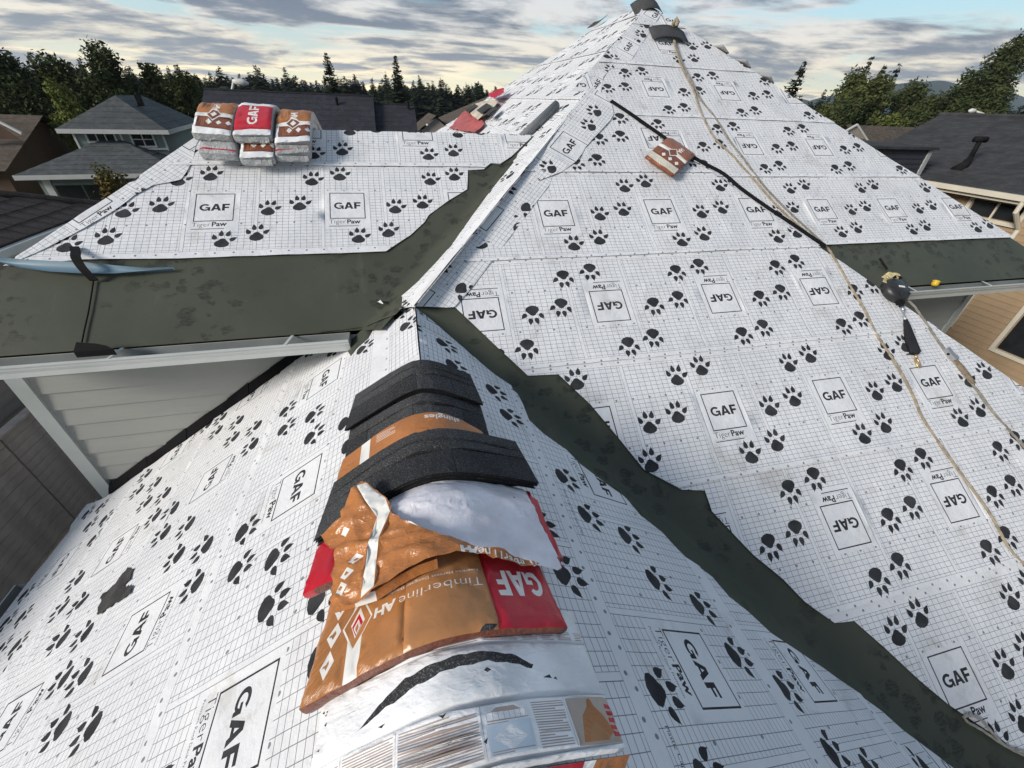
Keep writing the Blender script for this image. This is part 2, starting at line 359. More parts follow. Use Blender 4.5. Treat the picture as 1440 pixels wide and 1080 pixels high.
# ------------------------------------------------------------------ our house
house = thing('house', 'hip roofed grey house under re-roofing, wrapped in white paw printed underlayment', 'house', (0, 3, ZG))
inv = Vector((0, -3, -ZG))
def hp(o):                                   # parent to the house empty keeping world coordinates
    o.parent = house; o.location = inv; return o
def wobble(u, v, k=0): return noise.noise(Vector((u * 2.3, v * 2.3, 7.7 + k)))
def sheet(pl, rects, region, u0, vc, flip=False, seed=0, base=.004, fine=False, amp_=1.0, name='underlayment_sheet', extra=(), frame_=None, wrinkles=(), step=.085, lip=.010):
    """One strip of printed underlayment lying on roof plane pl. u0, vc: centre of one printed box; rects: (ua, ub, va, vb)."""
    F = FR[pl]; ua, ub, va, vb = rects; fr = frame_
    n = max(4, int((ub - ua) / .12)); lo = []
    for i in range(n + 1):
        u = ua + (ub - ua) * i / n; lo.append((u, va + .007 * noise.noise(Vector((u * 1.7, seed * 3.1, 0))) + .003 * noise.noise(Vector((u * 7, seed, 2)))))
    bound = lo + [(ub, vb), (ua, vb)]
    c, s_ = (math.cos(fr), math.sin(fr)) if fr is not None else (1, 0)
    us = [p[0] for p in region]; prints = list(extra)
    rep = REPF if fine else REP
    lo_k, hi_k = (int((max(ua, min(us)) - u0) / 1.2) - 3, int((min(ub, max(us)) - u0) / 1.2) + 3) if fr is None else (-5, 5)
    ang = math.pi if flip else 0
    for m in (0, 1):
        for k in range(lo_k, hi_k):
            for shapes, mi in rep[:1] if m == 0 else rep[1:]:
                sh = xf(shapes, 0, 0, ang); sh = xf(sh, 1.2 * k, 0)
                if fr is not None: sh = xf(sh, 0, 0, fr)
                prints.append((xf(sh, u0, vc), mi))
    def hgt(u, v):
        q = Vector((u * 1.5, v * 2.2, seed * 5.3))
        amp = amp_ * 1.5; h = base + .0035 * amp * (noise.noise(q) + .7) + .0022 * amp * noise.noise(q * 3.1) + .0028 * amp * noise.noise(Vector((u * 8 + v * 3, v * 1.6, seed)))
        e = (v - va)
        h += max(0, lip * (1 - e / .16)) + max(0, .0045 * (1 - e / .05)) * (noise.noise(Vector((u * 5, seed * 2, 1))) + .3)
        for (wu, wv, wr, wh, wa) in wrinkles:
            du, dv = u - wu, v - wv; r = math.hypot(du, dv)
            if r < wr: h += wh * (1 - r / wr) ** 1.3 * (.5 + .5 * math.sin((du * math.cos(wa) + dv * math.sin(wa)) * 42 + 5 * noise.noise(Vector((u * 6, v * 6, 3)))))
        return h
    def uvf(u, v):
        du, dv = u - u0, v - vc
        if fr is not None: du, dv = du * c + dv * s_, -du * s_ + dv * c
        if flip: du, dv = -du, -dv
        return (du, dv)
    mb = cdt_mesh([bound, region], prints, step, lambda u, v: F.p(u, v, hgt(u, v)), uvf)
    if not mb.f: return None
    return hp(mb.obj(name, FELT, None, True))

def planept(pl, x, y):
    n, d = NZ[pl]; return Vector((x, y, d - n[0] * x - n[1] * y))
def deck(pl, xy, drop=.016, th=.05):
    mb = MB(); pts = [planept(pl, *q) - Vector((0, 0, drop)) for q in xy]
    nrm = Vector(NZ[pl][0]).normalized()
    a = (pts[1] - pts[0]).cross(pts[2] - pts[0])
    if a.dot(nrm) < 0: pts.reverse()
    mb.slab(pts, (0, 0, -th)); return hp(mb.obj('roof_deck', WOOD))
EZ = -1.7018                                 # upper eave height
yA1_3 = 8.074; yA2R = 12.537; yA23 = 8.739; yC = (EZ + 3.9632) / P; yA2e = (EZ + 4.036) / P
deck('A1', [(2.3433, 5.7308), (XN, 3.2604), (4.8, -1.56), (9.6, -1.526)])
deck('A2', [(4.2425, 8.2949), (2.3433, 6.3957), (8.739 - yA2e, yA2e), (yA2R - yA2e, yA2e)])
deck('C', [(-1.86, 5.566), (yC - 7.426, yC), (-.483, yC), (1.625, 5.566)])
deck('B', [(-.02, 3.37), (2.3433, 5.7308), (2.3433, 6.3957), (4.2425, 8.2949), (4.2425, 9.904), (-.02, 14.6), (-.02, 3.92)])
deck('NL', [(XN, -1.6), (XN, 3.27), (-.6, 4.07), (-4.24, 4.07), (-4.24, -1.6)], .02)
deck('NR', [(XN, -1.6), (XN, 3.27), (4.8, -1.6)], .02)
def extra_deck(pts):
    mb = MB(); mb.slab(pts, (0, 0, -.05)); return hp(mb.obj('roof_deck', WOOD))
V3 = Vector
extra_deck([V3((-1.86, 5.566, -.345)), V3((-3.95, 3.48, EZ)), V3((-3.95, 7.7, EZ))])                       # wing's far hip end
extra_deck([V3((1.6, 5.566, -.347)), V3((-1.86, 5.566, -.347)), V3((-3.95, 7.7, EZ)), V3((-.45, 7.7, EZ))])
extra_deck([V3((4.2425, 8.295, 1.365)), V3((8.95, 3.59, EZ)), V3((8.95, 14.6, EZ)), V3((4.2425, 9.904, 1.365))])
extra_deck([V3((4.2425, 9.904, 1.365)), V3((8.95, 14.6, EZ)), V3((-.48, 14.6, EZ))])
extra_deck([V3((2.3433, 5.73, .125)), V3((9.6, -1.526, -4.6)), V3((9.6, 2.5, -4.6)), V3((5.2, 3.54, EZ)), V3((2.3433, 6.396, .125))])

# ice membrane: eaves and valleys
def flat_membrane(pl, poly, base=-.006, seed=0):
    F = FR[pl]
    mb = cdt_mesh([poly], [], .12, lambda u, v: F.p(u, v, base + .0022 * noise.noise(Vector((u * 2.5, v * 2.5, seed)))))
    return hp(mb.obj('ice_membrane', MEMB, None, True))
def uvq(pl, xy): return [FR[pl].uv(planept(pl, *q)) for q in xy]
sx = on('C', 542, 400).x
flat_membrane('C', uvq('C', [(yC - .02 - 7.426, yC - .02), (sx, yC - .02), (sx, 4.62), (-2.8, 4.62)]), -.004, 1)
flat_membrane('C', uvq('C', [(sx - .03, yC - .02), (-.5, yC - .02), (1.2, 5.2), (.3, 5.3), (sx - .03, 4.62)]), -.001, 2)
flat_membrane('A2', uvq('A2', [(yA23 - yA2e + .02, yA2e - .02), (yA2R - yA2e, yA2e - .02), (yA2R - 4.5, 4.5), (yA23 - 4.5, 4.5)]), -.005, 3)
def valley(a, b, wl, wr, ka, kb, seed, ymax=99, xmin=-99):
    """Membrane along a valley from a to b; wl, wr: half widths; ka, kb: in-plane unit vectors away from the valley."""
    mb = MB(); n = 60; pr = [-1, -.8, -.6, -.45, -.3, -.2, -.12, -.06, -.02, .02, .06, .12, .2, .3, .45, .6, .8, 1]
    up = V3((0, 0, 1))
    for i in range(n + 1):
        p = a.lerp(b, i / n)
        for t in pr:
            w = wl if t < 0 else wr; k = ka if t < 0 else kb; d = abs(t) * w; d = min(d, max(0, (ymax - p.y) / k.y)) if k.y > 0 else d; d = min(d, max(0, (p.x - xmin) / -k.x)) if k.x < 0 and xmin > -9 else d
            lift = .010 * math.exp(-(d / .02) ** 2) + .004 * noise.noise(p * 3 + V3((t, seed, 0)))
            mb.v.append(tuple(p + k * d + up * (lift - .002)))
    m = len(pr)
    for i in range(n):
        for j in range(m - 1): mb.face((i * m + j, i * m + j + 1, (i + 1) * m + j + 1, (i + 1) * m + j))
    return hp(mb.obj('ice_membrane', MEMB, None, True))
vdir = V3((1, -1, -P)).normalized()
def away(pl, sgn):
    k = vdir.cross(V3(NZ[pl][0])).normalized(); return k * sgn
vt = V3((XN, 3.2604, ZN)); vb = vt + V3((4.8, -4.8, -4.8 * P))
kA = away('A1', 1); kA = kA if kA.y > 0 or kA.x > 0 else -kA
kA = kA if (kA.x + kA.y) > 0 else -kA
kN = away('NR', 1); kN = kN if (kN.x + kN.y) < 0 else -kN
valley(vt + V3((-.03, .03, .0196)), vb, .62, .72, kN, kA, 1, 99, XN)
vdir = V3((1, 1, P)).normalized()
kC = away('C', 1); kC = kC if (-kC.x + kC.y) > 0 else -kC
kB = away('B', 1); kB = kB if (kB.x - kB.y) > 0 else -kB
va_ = V3((-.483, 3.458, -1.7034)); vb_ = V3((1.60, 5.541, -.342))
valley(va_ + V3((-.02, -.02, -.0131)), vb_, .75, .34, kC, kB, 2, 5.55)
# membrane tongue lapping from the valley foot onto the lower roof
nlp = lambda x, y, h: on('NL', x, y) + V3(NZ['NL'][0]).normalized() * h
a_, b_, g0 = V3((-.86, yC - .03, EZ - .004)), V3((-.483, 3.458, -1.699)), planept('B', -.10, 3.50) + V3((0, 0, .008))
rim = [a_, nlp(474, 480, .05), nlp(486, 489, .02), nlp(495, 502, .012), nlp(503, 492, .012), nlp(520, 477, .014), nlp(530, 455, .022), planept('B', -.19, 3.26) + V3((0, 0, .008)), planept('B', -.10, 3.32) + V3((0, 0, .008)), g0]
bm = bmesh.new(); vs2 = [bm.verts.new(p) for p in rim]; cv = bm.verts.new(b_)
for p, q in zip(vs2, vs2[1:]): bm.faces.new((cv, p, q))
bmesh.ops.subdivide_edges(bm, edges=bm.edges[:], cuts=3, use_grid_fill=True)
for v in bm.verts: v.co.z += .008 * noise.noise(v.co * 14)
bmesh.ops.recalc_face_normals(bm, faces=bm.faces[:]); me = bpy.data.meshes.new('ice_membrane'); bm.to_mesh(me); bm.free(); me.materials.append(MEMB); hp(link('ice_membrane', me, None, True))

# underlayment, lower rows first
regA1 = uvp('A1', [(586, 432), (640, 433), (700, 490), (742, 529), (785, 527), (830, 570), (868, 615), (905, 661), (958, 689), (990, 690), (1000, 719), (1058, 780), (1100, 815), (1130, 846), (1173, 876), (1200, 873), (1242, 910), (1290, 955), (1332, 990), (1440, 1064)]) \
    + uvq('A1', [(4.62, -1.4), (9.5, -1.4), (yA1_3 - 3.1 + .02, 3.1), (2.353, 5.735)])
rowsA1 = [(-.68, 2.0, True), (.44, 3.57, False), (1.585, 3.21, True), (2.66, 2.50, False), (3.79, 1.74, True), (4.91, 1.46, False), (6.03, 2.98, True)]
for i, (vc, u0, fl) in enumerate(rowsA1):
    wr = [(3.35, 4.75, .42, .012, .4), (3.2, 4.5, .3, .01, .9)] if i == 5 else [(1.6, 3.2, .3, .006, 1.2)] if i == 4 else []
    sheet('A1', (-.2, 9.6, vc - .56, vc + .66), regA1, u0, vc, fl, i + 1, .004 + .0012 * i, wrinkles=wr)
regA2 = uvq('A2', [(4.2425, 8.30), (2.335, 6.398), (yA23 - 4.09, 4.09), (yA2R - 4.09 + .03, 4.09)])
for i, (vc, u0, fl) in enumerate([(5.5, 5.37, False), (6.66, 4.75, True), (7.78, 3.66, True), (8.89, 4.2, False), (9.53, 4.55, False)]):
    sheet('A2', (2, 9.5, (vc - .59 if i < 4 else 9.32), vc + (.62 if i < 4 else .5)), regA2, u0, vc, fl, i + 11, .004 + .001 * i)
regC = uvq('C', [(-1.86, 5.566), (-3.29, 4.14)]) + uvp('C', [(120, 366), (253, 365), (330, 362), (420, 359), (480, 357.5), (543, 355), (557, 345), (578, 331), (597, 313), (603, 303), (628, 285), (657, 267), (658, 240), (680, 239), (690, 231), (703, 232), (719, 221)]) + uvq('C', [(1.60, 5.566)])
sheet('C', (-4, 2, 4.93, 6.2), regC, -.59, 5.555, False, 21, .004, wrinkles=[(-1.0, 5.3, .3, .004, .5)])
sheet('C', (-4, 2, 6.095, 6.7), regC, .2, 6.68, False, 22, .006)
regB = uvq('B', [(2.335, 5.73), (2.343, 6.40), (4.2425, 8.30), (4.2425, 9.91), (-.483, 14.6), (-.483, 7.0), (1.45, 5.60)]) + uvp('B', [(727, 224), (716, 238), (702, 255), (686, 275), (664, 306), (640, 342), (617, 368), (590, 396), (567, 418), (566, 432), (584, 433)])
for i, vc in enumerate([-.02, 1.1, 2.05, 3.17, 4.29, 5.3]):
    sheet('B', (-15, -2, vc - .56, vc + .64), regB, -6.2 - .37 * i, vc, i % 2 == 0, i + 31, .005 + .001 * i, amp_=.8)
# lower roof, left slope
regNL = [FR['NL'].uv(V3((XN, -1.55, ZN)))] + uvp('NL', [(585, 434), (549, 441), (531, 453), (528, 462), (520, 476), (502, 492), (495, 501), (484, 487), (472, 480)]) \
    + [FR['NL'].uv(planept('NL', -1.2, 4.05)), FR['NL'].uv(planept('NL', -3.75, 4.03))] + uvp('NL', [(142, 703), (118, 712), (104, 733), (99, 748)]) + [FR['NL'].uv(planept('NL', -4.2, 2.4)), FR['NL'].uv(planept('NL', -4.22, -1.5))]
for i, (vc, u0, fl) in enumerate([(-4.32, -1.9, False), (-3.2, -1.47, True), (-2.12, -1.55, True), (-.97, -.72, False)]):
    wr = [(-1.95, -3.55, .5, .035, 1.0), (-2.2, -3.2, .35, .014, .2)] if i == 1 else []
    sheet('NL', (-4.2, 1.6, vc - .57, vc + .65), regNL, u0, vc, fl, i + 41, .003 + .002 * i, fine=i > 1, wrinkles=wr, lip=.012 if i == 1 else .006)
regNR = [FR['NR'].uv(V3((XN, -1.55, ZN)))] + [FR['NR'].uv(planept('NR', 4.6, -1.5))] + uvp('NR', [(1400, 1130), (1339, 1080), (1269, 1027), (1240, 1000), (1210, 980), (1160, 942), (1120, 915), (1082, 891), (1052, 862), (1024, 840), (1000, 812), (977, 795), (962, 785), (930, 750), (899, 726), (878, 700), (853, 683), (814, 653), (796, 634), (780, 622), (762, 610), (743, 592), (735, 570), (725, 552), (700, 528), (661, 500), (625, 465), (592, 438)]) + [FR['NR'].uv(V3((XN, 3.27, ZN)))]
tx = xf(T('Plastic Cap Nails Space Max', .03), 0, 0, math.pi)
def capline(v): return [(xf(tx, .35 + 1.2 * k, v), 2) for k in range(-2, 3)]
sheet('NR', (-1.6, 3.6, -4.8, -3.05), regNR, .1, -3.72, False, 51, .003)
sheet('NR', (-1.6, 3.6, -3.15, -1.95), regNR, .56, -2.56, True, 52, .004, fine=True, extra=capline(-2.06))
sheet('NR', (-1.6, 3.6, -2.05, -.80), regNR, .56, -1.41, True, 53, .006, fine=True, extra=capline(-.93))
sheet('NR', (-1.6, 3.6, -.82, .004), regNR, -.32, -.26, True, 54, .009)
sheet('NL', (-3.6, 1.6, -.42, .004), regNL, .32 + 1.2 - .15, .26, False, 54, .009)
# cap strips folded over the hips
def cap(pl, px, u_px, ang, flip, seed, base, **k):
    reg = uvp(pl, px); c0 = FR[pl].uv(on(pl, *u_px)); us = [q[0] for q in reg]; vs_ = [q[1] for q in reg]
    return sheet(pl, (min(us) - .05, max(us) + .05, min(vs_) - .05, max(vs_) + .05), reg, c0[0], c0[1], flip, seed, base, frame_=ang, lip=0, **k)
hipA = math.atan2(CS * 1, 1) if 0 else math.atan2(1 / CS, 1)
cap('A1', [(583, 433), (560, 436), (578, 432), (636, 434.5), (641, 432), (668, 400), (700, 357), (730, 318), (762, 275), (772, 262), (780, 240), (831, 128), (826, 128)], (676, 300), hipA, True, 61, .014)
cap('A1', [(752, 247), (757, 257), (790, 244), (814, 226), (822, 210), (835, 196), (857, 172), (862, 163), (859, 150), (848, 136), (832, 126), (829, 127), (777, 191)], (800, 209), hipA, False, 62, .024)
cap('B', [(583, 433), (566, 418), (590, 397), (617, 369), (640, 342), (664, 307), (702, 258), (760, 200), (831, 127)], (675, 270), math.atan2(1 / CS, -1), False, 63, .014)
cap('A2', [(905, 9), (830, 127), (843, 140), (848, 110), (858, 98), (880, 97), (930, 20)], (838, 120), hipA, False, 64, .012)
cap('C', [(17, 367.5), (30, 367), (70, 349), (122, 322), (160, 300), (190, 277), (217, 262), (240, 258), (256, 254), (264, 243), (273, 225), (277, 205), (285, 190), (281, 191), (150, 281)], (268, 190), math.atan2(1 / CS, 1), False, 65, .012, wrinkles=[(-2.4, 5.2, .4, .012, .8)])

# walls under the eaves
W = 4.0714; XC = -3.7037
def board_wall(y, x0, x1, z0f, ztop, step=.2):
    core = MB(); core.poly([(x0, y + .03, z0f(x0) - .1), (x1, y + .03, z0f(x1) - .1), (x1, y + .03, ztop), (x0, y + .03, ztop)])
    hp(core.obj('wall', SIDING))
    z = ztop
    while z - step > min(z0f(x0), z0f(x1)) - step:
        zt, zb = z, z - step
        pts = []
        for zz, yy in ((zb, y - .017), (zt, y + .001)):
            # clip to the sloping roof line
            xa, xb = x0, x1
            for k in range(200):
                if z0f(xa) > zz and xa < xb: xa += (x1 - x0) / 200
                if z0f(xb) > zz and xb > xa: xb -= (x1 - x0) / 200
            pts.append((xa, xb, yy, zz))
        (a0, b0, y0, zb_), (a1, b1, y1, zt_) = pts
        if b1 - a1 > .02:
            mb = MB(); mb.hexa([(a0, y0, zb_), (b0, y0, zb_), (b0, y + .025, zb_), (a0, y + .025, zb_)], [(a1, y1, zt_), (b1, y1, zt_), (b1, y + .025, zt_), (a1, y + .025, zt_)])
            hp(mb.obj('siding_board', SIDING))
        z -= step
board_wall(W, XC + .05, .1, lambda x: ZN + P * (min(x, XN) - XN), EZ - .16)
mb = MB(); mb.box((XC - .09, W - .035, -4.6), (XC + .05, W + .12, EZ - .15)); hp(mb.obj('corner_board', TRIM))
mb = MB(); mb.box((XC - .07, W + .12, ZG), (XC + .1, 7.2, EZ - .15)); hp(mb.obj('wall', SIDING))
mb = MB(); mb.box((-4.0, yC + .03, EZ - .17), (-.4, W + .02, EZ - .15)); hp(mb.obj('soffit', SOFFIT))
# flashing where the wall meets the lower roof
mb = MB()
for i in range(12):
    x0 = -3.66 + 3.1 * i / 12; x1 = -3.66 + 3.1 * (i + 1) / 12 + .004; j = .012 * math.sin(i * 2.3)
    a, b = planept('NL', x0, W), planept('NL', x1, W)
    n = V3(NZ['NL'][0]).normalized()
    mb.hexa([a + V3((0, -.085 + j, 0)) + n * .012, b + V3((0, -.085 - j, 0)) + n * .012, b + n * .012, a + n * .012],
            [a + V3((0, -.085 + j, 0)) + n * .022, b + V3((0, -.085 - j, 0)) + n * .022, b + V3((0, -.02, .11 + j)), a + V3((0, -.02, .11))])
hp(mb.obj('wall_flashing', FLASH))
a = planept('NL', -.72, W)
mb = MB(); mb.tube([a + V3((-.12, -.05, .05)), a + V3((.05, -.06, .17)), a + V3((.28, -.1, .27))], [.07, .06, .035], 10); hp(mb.obj('kickout_flashing', TRIM, None, True))
# right-hand wall below the far eave
WR = yA2e + .6
board_wall(WR, 5.0, 8.45, lambda x: -6.8, EZ - .2, .28)
mb = MB(); mb.box((8.45, WR - .03, ZG), (8.56, WR + .1, EZ - .15)); hp(mb.obj('corner_board', TRIM))
mb = MB(); mb.box((8.4, WR + .1, ZG), (8.52, 13.8, EZ - .15)); hp(mb.obj('wall', SIDING))
mb = MB(); mb.box((5.0, yA2e + .03, EZ - .19), (8.9, WR + .02, EZ - .17)); hp(mb.obj('soffit', SOFFIT))
mb = MB(); mb.tube([(8.62, WR - .28, EZ - .12), (8.66, WR - .2, EZ - .22), (8.66, WR + .02, EZ - .42)], .04, 8); hp(mb.obj('downspout', GUTTER, None, True))
# house body closing the lower storey
mb = MB(); mb.box((-3.9, -1.3, ZG), (4.2, 3.9, -4.45)); mb.box((-3.6, 4.2, ZG), (8.3, 13.6, -2.0)); hp(mb.obj('wall', SIDING))
def gutter(a, b, inward, w=.125, h=.12):
    """Open K-style gutter from a to b (top outer edge), back edge towards inward."""
    a, b, k = V3(a), V3(b), V3(inward); L = (b - a); out = MB(); inn = MB()
    prof = [(0, 0), (0, -.016), (.012, -.022), (.012, -.042), (.026, -.075), (.03, -h), (w, -h), (w, -.005)]
    q = [k * p_[0] + V3((0, 0, p_[1])) for p_ in prof]
    for i in range(len(q) - 1): out.poly([a + q[i], b + q[i], b + q[i + 1], a + q[i + 1]])
    q2 = [k * p_[0] + V3((0, 0, p_[1])) for p_ in [(.004, .0), (.016, -.02), (.032, -h + .035), (w - .004, -h + .035), (w - .004, -.008)]]
    for i in range(len(q2) - 1): inn.poly([a + q2[i], b + q2[i], b + q2[i + 1], a + q2[i + 1]])
    out.poly([a, b, b + k * .014 + V3((0, 0, .001)), a + k * .014 + V3((0, 0, .001))])
    for e in (a, b): out.poly([e + x for x in q])
    o = hp(out.obj('gutter', GUTTER)); c = inn.obj('gutter_lining', GUTIN, o)
    n = int(L.length / 1.1)
    for i in range(n):
        p_ = a.lerp(b, (i + .6) / n); m = MB(); t = L.normalized() * .012
        m.slab([p_ - t + V3((0, 0, .004)), p_ + t + V3((0, 0, .004)), p_ + t * 4 + k * w + V3((0, 0, .012)), p_ + t * 2 + k * w + V3((0, 0, .012))], (0, 0, -.004)); m.obj('gutter_hanger', GUTTER, o)
    return o
gutter((-4.4, yC - .165, EZ - .035), (-.62, yC - .165, EZ - .035), (0, 1, 0), .16)
gutter((5.25, yA2e - .15, EZ - .04), (9.1, yA2e - .15, EZ - .04), (0, 1, 0), .15)
gutter((-4.37, -1.5, -4.27), (-4.37, 3.3, -4.27), (1, 0, 0), .14)
for y_, x0, x1 in ((yC, -4.0, -.5), (yA2e, 5.2, 9.0)):
    mb = MB(); mb.box((x0, y_ - .0, EZ - .17), (x1, y_ + .03, EZ - .03)); hp(mb.obj('fascia', TRIM))
mb = MB(); mb.box((-4.24, -1.5, -4.45), (-4.2, 4.0, -4.25)); hp(mb.obj('fascia', TRIM))

# ------------------------------------------------------------------ shingle bundles
def ridg(q, t, s_):
    x = 0
    for k, (f, w) in enumerate(((5, 1), (11, .6), (24, .28))):
        n_ = noise.noise(V3((q * f * .8 + t * f * .5, t * f - q * f * .3, s_ + k * 9))); x += w * (1 - min(1, abs(n_) * 3.2))
    return x
def ragged(poly, a, seed, step=.02):
    out = []
    for i, p in enumerate(poly):
        q = poly[(i + 1) % len(poly)]; L = math.hypot(q[0] - p[0], q[1] - p[1]); n = max(1, int(L / step)); nx, ny = (q[1] - p[1]) / (L + 1e-9), -(q[0] - p[0]) / (L + 1e-9)
        for k in range(n):
            f = k / n; x, y = p[0] + (q[0] - p[0]) * f, p[1] + (q[1] - p[1]) * f; d = a * noise.noise(V3((x * 30, y * 30, seed))) + .5 * a * noise.noise(V3((x * 80, y * 80, seed))); out.append((x + nx * d, y + ny * d))
    return out
class Drape:
    """Smooth saddle over a ridge: s runs across it, t along it."""
    def __init__(s, O, across, along, p, r): s.O = V3(O); s.a = V3(across).normalized(); s.b = V3(along).normalized(); s.n = V3((0, 0, 1)) if abs(s.b.z) < .01 else s.a.cross(s.b).normalized() * (1 if s.a.cross(s.b).z > 0 else -1); s.p = p; s.r = r
    def z(s, q): return -s.p * (math.sqrt(q * q + s.r * s.r) - s.r)
    def pt(s, q, t, h):
        sl_ = -s.p * q / math.sqrt(q * q + s.r * s.r); nn = (s.n - s.a * sl_).normalized()
        return s.O + s.a * q + s.b * t + s.n * s.z(q) + nn * h
def bundle_mesh(dr, q0, q1, t0, t1, th, hn, hf, prints, base_m, side_m, mats, step=.035, rnd=.02, amp=.004, seed=0, side2=None, skew=0, twist=0):
    """Block draped on dr: q across, t along; hn / hf: height of the underside at t0 / t1; prints in (q, t)."""
    def hh(q, t, top):
        f = (t - t0) / (t1 - t0); h = hn + (hf - hn) * f
        if top:
            d = min(q - q0, q1 - q, t - t0, t1 - t); e = max(0, 1 - d / rnd)
            h += th - rnd * .8 * e * e + amp * (noise.noise(V3((q * 9, t * 9, seed))) + .6 * noise.noise(V3((q * 26 + t * 14, t * 30, seed))) + (0 if amp < .003 else .45 * (1 - min(1, 4 * abs(noise.noise(V3((q * 14 + t * 10, t * 22 - q * 8, seed + 5))))))))
        return h
    def mp(q, t): return (q + skew * (t - t0), t + twist * (q - (q0 + q1) / 2))
    def pos(q, t): a, b = mp(q, t); return dr.pt(a, b, hh(q, t, True))
    bound = [(q0, t0), (q1, t0), (q1, t1), (q0, t1)]
    mb = cdt_mesh([bound], prints, step, pos, None, None, base_m)
    # walls
    ring = []
    for (a, b) in zip(bound, bound[1:] + bound[:1]):
        n = max(2, int(math.hypot(b[0] - a[0], b[1] - a[1]) / step))
        ring += [(a[0] + (b[0] - a[0]) * i / n, a[1] + (b[1] - a[1]) * i / n) for i in range(n)]
    k = len(mb.v); N = len(ring); lv = 3
    for j in range(lv + 1):
        for (q, t) in ring:
            f = j / lv; a, b = mp(q, t); top = hh(q, t, True); lo = hh(q, t, False)
            bul = .004 * math.sin(f * math.pi) + .004 * f * noise.noise(V3((q * 20, t * 20, j)))
            oq = (-1 if abs(q - q0) < 1e-6 else 1 if abs(q - q1) < 1e-6 else 0); ot = (-1 if abs(t - t0) < 1e-6 else 1 if abs(t - t1) < 1e-6 else 0)
            mb.v.append(tuple(dr.pt(a + oq * bul, b + ot * bul, top + (lo - top) * f)))
    for j in range(lv):
        for i in range(N):
            i2 = (i + 1) % N; q, t = ring[i]; endw = abs(q - q0) < 1e-6 or abs(q - q1) < 1e-6
            mb.face((k + j * N + i, k + (j + 1) * N + i, k + (j + 1) * N + i2, k + j * N + i2), side_m if not endw or side2 is None else side2)
    mb.face([k + lv * N + i for i in reversed(range(N))], side_m)
    return mb
def streak(m, x0, x1):                       # tight diagonal creases towards the gathered left end of the wrapper
    nt = m.node_tree; b = nt.nodes['Principled BSDF']; g = G(nt); ob = g.n('ShaderNodeTexCoord').outputs['Object']; sep = g.n('ShaderNodeSeparateXYZ'); g.put(sep.inputs[0], ob); x, y = sep.outputs[0], sep.outputs[1]
    c = g.n('ShaderNodeCombineXYZ'); g.put(c.inputs[0], g.m('ADD', g.m('MULTIPLY', x, 62), g.m('MULTIPLY', y, -88))); g.put(c.inputs[1], g.m('ADD', g.m('MULTIPLY', x, 5), g.m('MULTIPLY', y, 4)))
    hgt = g.m('MULTIPLY', g.noise(c.outputs[0], 1, 3, .6), g.ramp(x, x1, x0)); bp = g.n('ShaderNodeBump'); bp.inputs['Strength'].default_value = .9; bp.inputs['Distance'].default_value = .010; g.put(bp.inputs['Height'], hgt)
    old = b.inputs['Normal'].links[0].from_socket; g.put(bp.inputs['Normal'], old); g.put(b.inputs['Normal'], bp.outputs[0])
streak(FLATB, -.36, -.12)
WM = [BROWN, RED, INK_W, BROWN2, WHITE, SHIN, TAN, SILVER, INK_K]
def wrap_print(L, Wd, word='TimberlineAH'):
    """Wrapper print in the bundle's own coordinates: S along (0 = red end), T across."""
    pr = [([rect(0, 0, .318 * L, Wd)], 1)]
    h = .30 * Wd; sc = h
    pr.append((xf(GAFS, .055 * L, Wd * .38, 0, min(sc, .225 * L / 3.02), sc), 2))
    t1 = T('Timberline', .1, -.0012); w1 = width(t1); k = .285 * L / w1
    pr.append((xf(t1, .335 * L, Wd * .46, 0, k, k * .95), 2))
    t2 = T('AH', .1, .0045); k2 = .085 * L / width(t2); pr.append((xf(t2, .635 * L, Wd * .46, 0, k2, k * .95), 2))
    t3 = T('American Harvest Designer Shingles', .1); k3 = .33 * L / width(t3); pr.append((xf(t3, .34 * L, Wd * .36, 0, k3), 2))
    pr.append(([rect(.765 * L, 0, .825 * L, Wd)], 2))
    def dia(cx, cy, a, b): return [(cx - a, cy), (cx, cy - b), (cx + a, cy), (cx, cy + b)]
    pr += [([dia(.795 * L, Wd * .5, .066 * L, Wd * .27)], 2), ([dia(.795 * L, Wd * .5, .059 * L, Wd * .24)], 0), ([dia(.795 * L, Wd * .5, .03 * L, Wd * .15)], 2), ([dia(.795 * L, Wd * .52, .024 * L, Wd * .11)], 1), ([dia(.795 * L, Wd * .54, .016 * L, Wd * .075)], 2), ([dia(.795 * L, Wd * .55, .009 * L, Wd * .045)], 0)]
    for i in range(3):
        c = Wd * (.22 + .27 * i); pr += [([dia(.905 * L, c, .034 * L, Wd * .125)], 2), ([dia(.905 * L, c, .012 * L, Wd * .045)], 0), ([rect(.9 * L, c - Wd * .012, .925 * L, c + Wd * .012)], 0)]
    return pr
def place_print(pr, q0, q1, t0, t1, rot):
    out = []
    for sh, m in pr:
        if rot == 180: out.append((xf(sh, q1, t1, math.pi), m))
        elif rot == 0: out.append((xf(sh, q0, t0), m))
    return out
NRD = Drape((XN, 0, ZN + .012), (1, 0, 0), (0, 1, 0), P * .97, .13)
